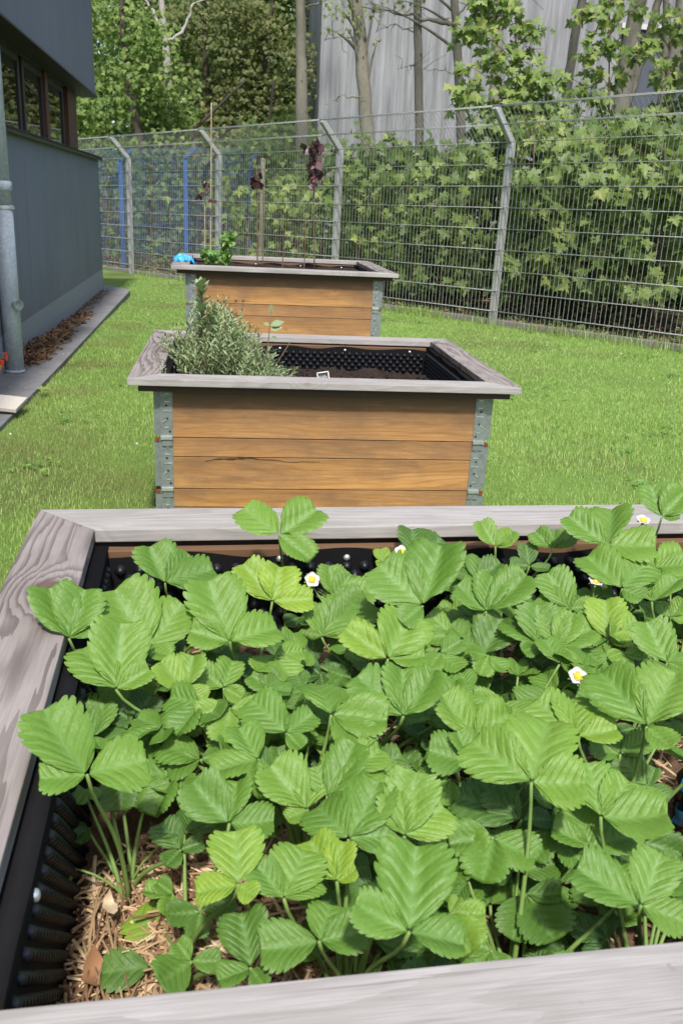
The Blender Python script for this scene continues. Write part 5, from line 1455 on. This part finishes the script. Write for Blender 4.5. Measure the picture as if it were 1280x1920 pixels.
# young maples and shrubs that make the hedge behind the fence
HG = 'young maples crowding the wire fence'
def sapling(label, base_px, Y, clumps, seed, tmean=.5, per=None, size=.10, mat=None, group=HG, tsd=.2, tm=None, bark=None, name='maple_sapling', cat='sapling'):
    b = at(*base_px, Y); bz = float(gz(b[0], b[1])); top = max(c[2] for c in clumps)
    mx_ = np.mean([c[0] for c in clumps]); my_ = np.mean([c[1] for c in clumps])
    tr = np.array([(b[0], b[1], bz - .05), ((b[0] * 2 + mx_) / 3, (b[1] * 2 + my_) / 3, bz + (top - bz) * .4), (mx_, my_, top - .1)])
    return plant_tree(name, label, cat, group, (b[0], b[1]), tr, np.array([.022, .016, .006]), [], clumps, mat or MAPLE, bark or STEM, size * 1.3, per or 480, tm or MAPLE_HI, seed, tmean, tsd, .8)
def fY(px, py=400):
    """distance of the fence at that column of the photograph"""
    d = FWV + (px - 640) / 1636.07 * R2 - (py - 960) / 1636.07 * U2
    n = np.array([.8209, .5711, 0]); t = ((np.array([2.3218, 5.7793, 0]) - CAMP) @ n) / (d @ n)
    return (CAMP + d * t)[1]
hg = np.random.default_rng(77)
cols = [(665, 'at the right edge of the middle fence post'), (715, 'below the graffiti and between the two left trunks'), (770, 'right under the black graffiti scrawl'), (825, 'under the right end of the graffiti'), (878, 'just left of the tall fence post'),
        (985, 'just right of the tall fence post'), (1045, 'with bright leaf tips in the middle of the right panel'), (1110, 'with yellowish drooping leaves near the right trunk'), (1170, 'left of the rough grey trunk'), (1228, 'in front of the rough grey trunk'), (1290, 'at the right picture edge behind the fence')]
for i, (px, where) in enumerate(cols):
    right = px > 900
    ytop = {0: 330, 1: 345, 2: 340, 3: 330, 4: 300}.get(i, 245)
    C = []
    Yf = fY(px)
    y = ytop
    while y < 545:
        for s_ in (-1, 1):
            if hg.random() < .30: continue
            xx = px + s_ * hg.uniform(5, 30); Y = Yf + hg.uniform(.35, 1.1)
            C.append((*at(xx, y + hg.uniform(-14, 14), Y), hg.uniform(.15, .24)))
        y += 36
    sapling('young maple %s' % where, (px, 600), Yf + .75, C, 200 + i, tmean=float(hg.uniform(.5, .78)), size=.105 if right else .10)
# denser growth behind them, deep shade painted into its dark leaf tint
for i, (px, where) in enumerate([(690, 'behind the left trunks under the graffiti'), (800, 'in the shade between slim trunk and crooked trunk'), (890, 'behind the trunk at the tall post'), (1000, 'in the gap right of the tall post'), (1100, 'deep in the shade of the right panel'), (1200, 'behind the rough grey trunk'), (1310, 'beyond the right picture edge')]):
    C = []; Yf = fY(px)
    for y in range(300 if px < 900 else 270, 580, 40):
        for s_ in (-40, 0, 40):
            C.append((*at(px + s_ + hg.uniform(-15, 15), y + hg.uniform(-15, 15), Yf + hg.uniform(1.5, 2.6)), .34))
    sapling('dark leafy shrub %s' % where, (px, 560), Yf + 2.0, C, 300 + i, tmean=.24, per=260, size=.11, tm=MAPLE_LO, group='dark shrubs behind the young maples', name='shrub', cat='shrub', tsd=.12)
# leafy boughs above the fence
sapling('tall young maple spreading fresh leaves above the tall fence post', (960, 560), 7.0, big(7.0, (905, 55, .17), (870, 60, .12), (915, -5, .15), (975, 40, .14), (1030, 150, .13), (1000, 240, .2), (940, 18, .15), (895, 10, .12), (872, 180, .17), (905, 235, .15), (960, 130, .17), (990, 95, .13), (985, 200, .24), (940, 190, .2), (1005, 60, .12), (1020, 205, .2), (1060, 218, .15), (960, 250, .2), (880, 130, .10), (1005, 150, .16), (930, 110, .14)), 401, .66, 760, .085)
sapling('tall young maple with yellow green sprays left of the forked trunk', (1130, 560), 7.3, big(7.3, (1110, 90, .15), (1130, 0, .14), (1090, 30, .12), (1150, 80, .12), (1180, 250, .2), (1135, 35, .15), (1150, 140, .16), (1120, 175, .14), (1085, 175, .12), (1120, 225, .2), (1165, 235, .16), (1100, 140, .1), (1060, 150, .10), (1190, 15, .1)), 402, .68, 700, .085)
sapling('young maple holding one broad leaf spray across the forked trunk', (1215, 560), 7.0, big(7.0, (1205, 85, .13), (1240, 30, .12), (1270, 60, .14), (1275, 200, .2), (1225, 250, .22), (1275, 265, .2), (1190, 100, .10), (1225, 75, .09), (1200, 240, .2), (1250, 250, .2), (1262, 150, .16), (1280, 120, .16), (1235, 205, .14)), 403, .62, 760, .085)
sapling('slender young maple reaching up beside the left leaning trunk', (665, 520), 9.2, cl(9.2, (668, 250, .14), (672, 275, .16), (740, 262, .14), (755, 275, .16), (640, 300, .14), (735, 300, .14)), 404, .6, 480, .075)
# sparse growth seen through the left half of the fence
for i, (px, y0, Y, tm_, where) in enumerate([(605, 350, 9.4, .6, 'behind the tallest purple sapling'), (560, 360, 10.0, .65, 'through the fence left of the purple sapling'), (525, 330, 10.6, .55, 'beside the grey stump'), (462, 370, 11.2, .62, 'between blue posts and grey stump'), (425, 350, 11.5, .5, 'right of the second fence post'), (322, 360, 13.8, .6, 'between the left and middle blue posts')]):
    C = []
    for y in range(y0, 490, 32):
        for s_ in (-1, 1):
            if hg.random() < .35: continue
            C.append((*at(px + s_ * hg.uniform(3, 26), y, Y + hg.uniform(-.4, .4)), hg.uniform(.16, .26)))
    sapling('young maple %s' % where, (px, 500), Y, C, 500 + i, tm_, 330, .09)
for i, (px, y0, Y, where) in enumerate([(600, 290, 11.6, 'behind the middle fence post'), (530, 290, 12.6, 'behind the grey stump'), (450, 280, 14.4, 'beyond the right blue post'), (370, 280, 14.6, 'beyond the middle blue post'), (285, 280, 14.8, 'beyond the left blue post'), (205, 285, 15.0, 'next to the grey building corner')]):
    C = []
    for y in range(y0, 500, 30):
        for s_ in (-36, 0, 36): C.append((*at(px + s_ + hg.uniform(-10, 10), y, Y + hg.uniform(-.5, .7)), .36))
    sapling('dull green shrub %s' % where, (px, 500), Y, C, 600 + i, .25 if px > 430 else .42, 150, .085, WOODGREEN, 'dull shrubs beyond the fence', tm=MAPLE_LO, name='shrub', cat='shrub')

# the wood on the left
WG = 'big trees of the wood on the left'
def forest(label, x, y, h, crad, zc, n, per, mat, seed, r0=.10, bark=BARK_D, size=.13, tmean=.5, branches=(), trunk=None, r=.55, name='woodland_tree', tm=None):
    g = np.random.default_rng(seed); b = float(gz(x, y))
    tr = np.array(trunk) if trunk is not None else np.array([(x, y, b - .1), (x + g.normal(0, .1), y, h * .35), (x + g.normal(0, .2), y, h * .7), (x + g.normal(0, .3), y, h)])
    C = crown_clumps(g, (x, y, zc), crad, n, r)
    C = [c for c in C if c[2] > .4]; per = per * 2.9; size = size * .80
    return plant_tree(name, label, 'tree', WG, (tr[0][0], tr[0][1]), tr, np.linspace(r0, r0 * .35, len(tr)), list(branches), C, mat, bark, size, per, tm or MAPLE_LO, seed, tmean, .2, .7, twig=True)
forest('bright green maple with dark slanting trunk by the grey building', -2.6, 16.0, 5, (1.5, 1.0, 1.9), 3.0, 46, 95, WOODGREEN, 701, .11, BARK_D, .12, .62, trunk=[at(264, 300, 16), at(258, 240, 16), at(246, 180, 16), at(232, 80, 16), at(225, -60, 16)])
forest('green maple filling the gap above the left blue fence post', -3.9, 17.5, 6, (1.5, 1.2, 2.4), 3.4, 46, 95, WOODGREEN, 702, .1, tmean=.55)
P_ = lambda x, y: at(x, y, 17.2)
forest('white barked birch with forked limbs at the top of picture', -1.7, 17.2, 6, (.9, .7, .9), 2.55, 20, 110, WOODGREEN, 703, .12, BARK_W, .11, .7,
       trunk=[at(318, 330, 17.2), P_(318, 230), P_(314, 130), P_(308, 60), P_(303, 0), P_(298, -120)], branches=[(np.array([P_(306, 62), P_(288, 25), P_(268, -10)]), .05), (np.array([P_(314, 78), P_(340, 62), P_(356, 30), P_(362, 5), P_(400, -5)]), .045), (np.array([P_(314, 80), P_(275, 75), P_(230, 55), P_(172, 12)]), .03)])
forest('olive brown flowering maple in the middle of the wood', -.75, 18.4, 7, (1.25, 1.2, 2.2), 4.2, 50, 100, OLIVE, 704, .1, tmean=.45, size=.12)
forest('dull olive maple leaning against the hall corner', .55, 18.3, 6, (1.0, 1.2, 1.8), 3.2, 34, 95, OLIVE, 705, .1, tmean=.5, size=.12)
forest('fresh green maple below the hall corner trunk', .45, 16.0, 3.4, (.75, .6, .75), 2.1, 18, 120, WOODGREEN, 706, .06, tmean=.6)
forest('green maple behind the purple sapling tops', -.6, 16.2, 3.4, (.9, .6, .8), 1.9, 20, 110, OLIVE, 707, .06, tmean=.6)
forest('dark evergreen tree deep in the wood', .2, 21.0, 9, (1.6, 1.5, 3.0), 4.6, 60, 60, WOODGREEN, 708, .14, tmean=.2, size=.16, r=.7)
forest('tall shady maple deep in the wood behind the birch', -2.2, 21.5, 10, (1.9, 1.6, 3.4), 5.0, 70, 60, WOODGREEN, 709, .16, tmean=.3, size=.16, r=.7)
forest('tall maple deep in the wood behind the grey building', -5.2, 21.0, 9, (2.0, 1.6, 3.2), 4.6, 60, 60, WOODGREEN, 710, .14, tmean=.42, size=.16, r=.7)
forest('yellow green tree far behind, left of the hall', 1.2, 25.0, 10, (2.0, 2.0, 3.2), 5.5, 60, 55, WOODGREEN, 711, .16, tmean=.72, size=.18, r=.8)
# the far wood that closes the view
mb = MB(); g = np.random.default_rng(99)
for k in range(170):
    x = g.uniform(-16, 3.5); y = g.uniform(26, 34); z = g.uniform(.3, 8.5)
    puff(mb, g, (x, y, z), g.uniform(.9, 1.5), 90, .30, MAPLE_LO, float(g.uniform(.12, .5)), .15)
tag(mb.build('far_wood', WOODGREEN), 'far dark wood closing the view behind the trees', 'wood', kind='stuff')
# ground cover and leaf litter behind the fence
mb = MB(); g = np.random.default_rng(88)
for k in range(5200):
    t_ = g.uniform(-6, 9); q_ = g.uniform(.12, 2.8) if k % 3 else g.uniform(.1, .5); p = FA + FD * t_ + FN * q_; z = float(gz(*p))
    a = g.uniform(0, 6.28); s_ = g.uniform(.015, .045); d = np.array([math.cos(a), math.sin(a), g.normal(0, .25)]) * s_; e = np.array([-d[1], d[0], g.normal(0, .2) * s_]) * .6
    c = np.array([p[0], p[1], z + .012]); mb.add([c - d, c - e, c + d, c + e + [0, 0, .006]], [(0, 1, 2), (0, 2, 3)], tint=float(g.beta(1.6, 2.2)))
tag(mb.build('woodland_litter', STRAW), 'brown leaf litter on the woodland ground behind the fence', 'leaf litter', kind='stuff')
mb = MB(); n_ = 5200
t_ = g.uniform(-6, 9, n_); q_ = g.uniform(.25, 2.6, n_); P = FA + FD * t_[:, None] + FN * q_[:, None]; z = gz(P[:, 0], P[:, 1])
pos = np.c_[P, z + g.uniform(.01, .20, n_) * np.clip(q_ / 1.0, .2, 1)]
scatter(mb, OVATE, pos, g.normal(0, 1, (n_, 3)), np.array([-.3, -.5, .8]) + g.normal(0, .35, (n_, 3)), g.uniform(.03, .07, n_), np.clip(g.normal(.4, .22, n_), 0, 1))
tag(mb.build('ground_cover', WOODGREEN), 'low green ground cover under the young maples', 'ground cover', kind='stuff')
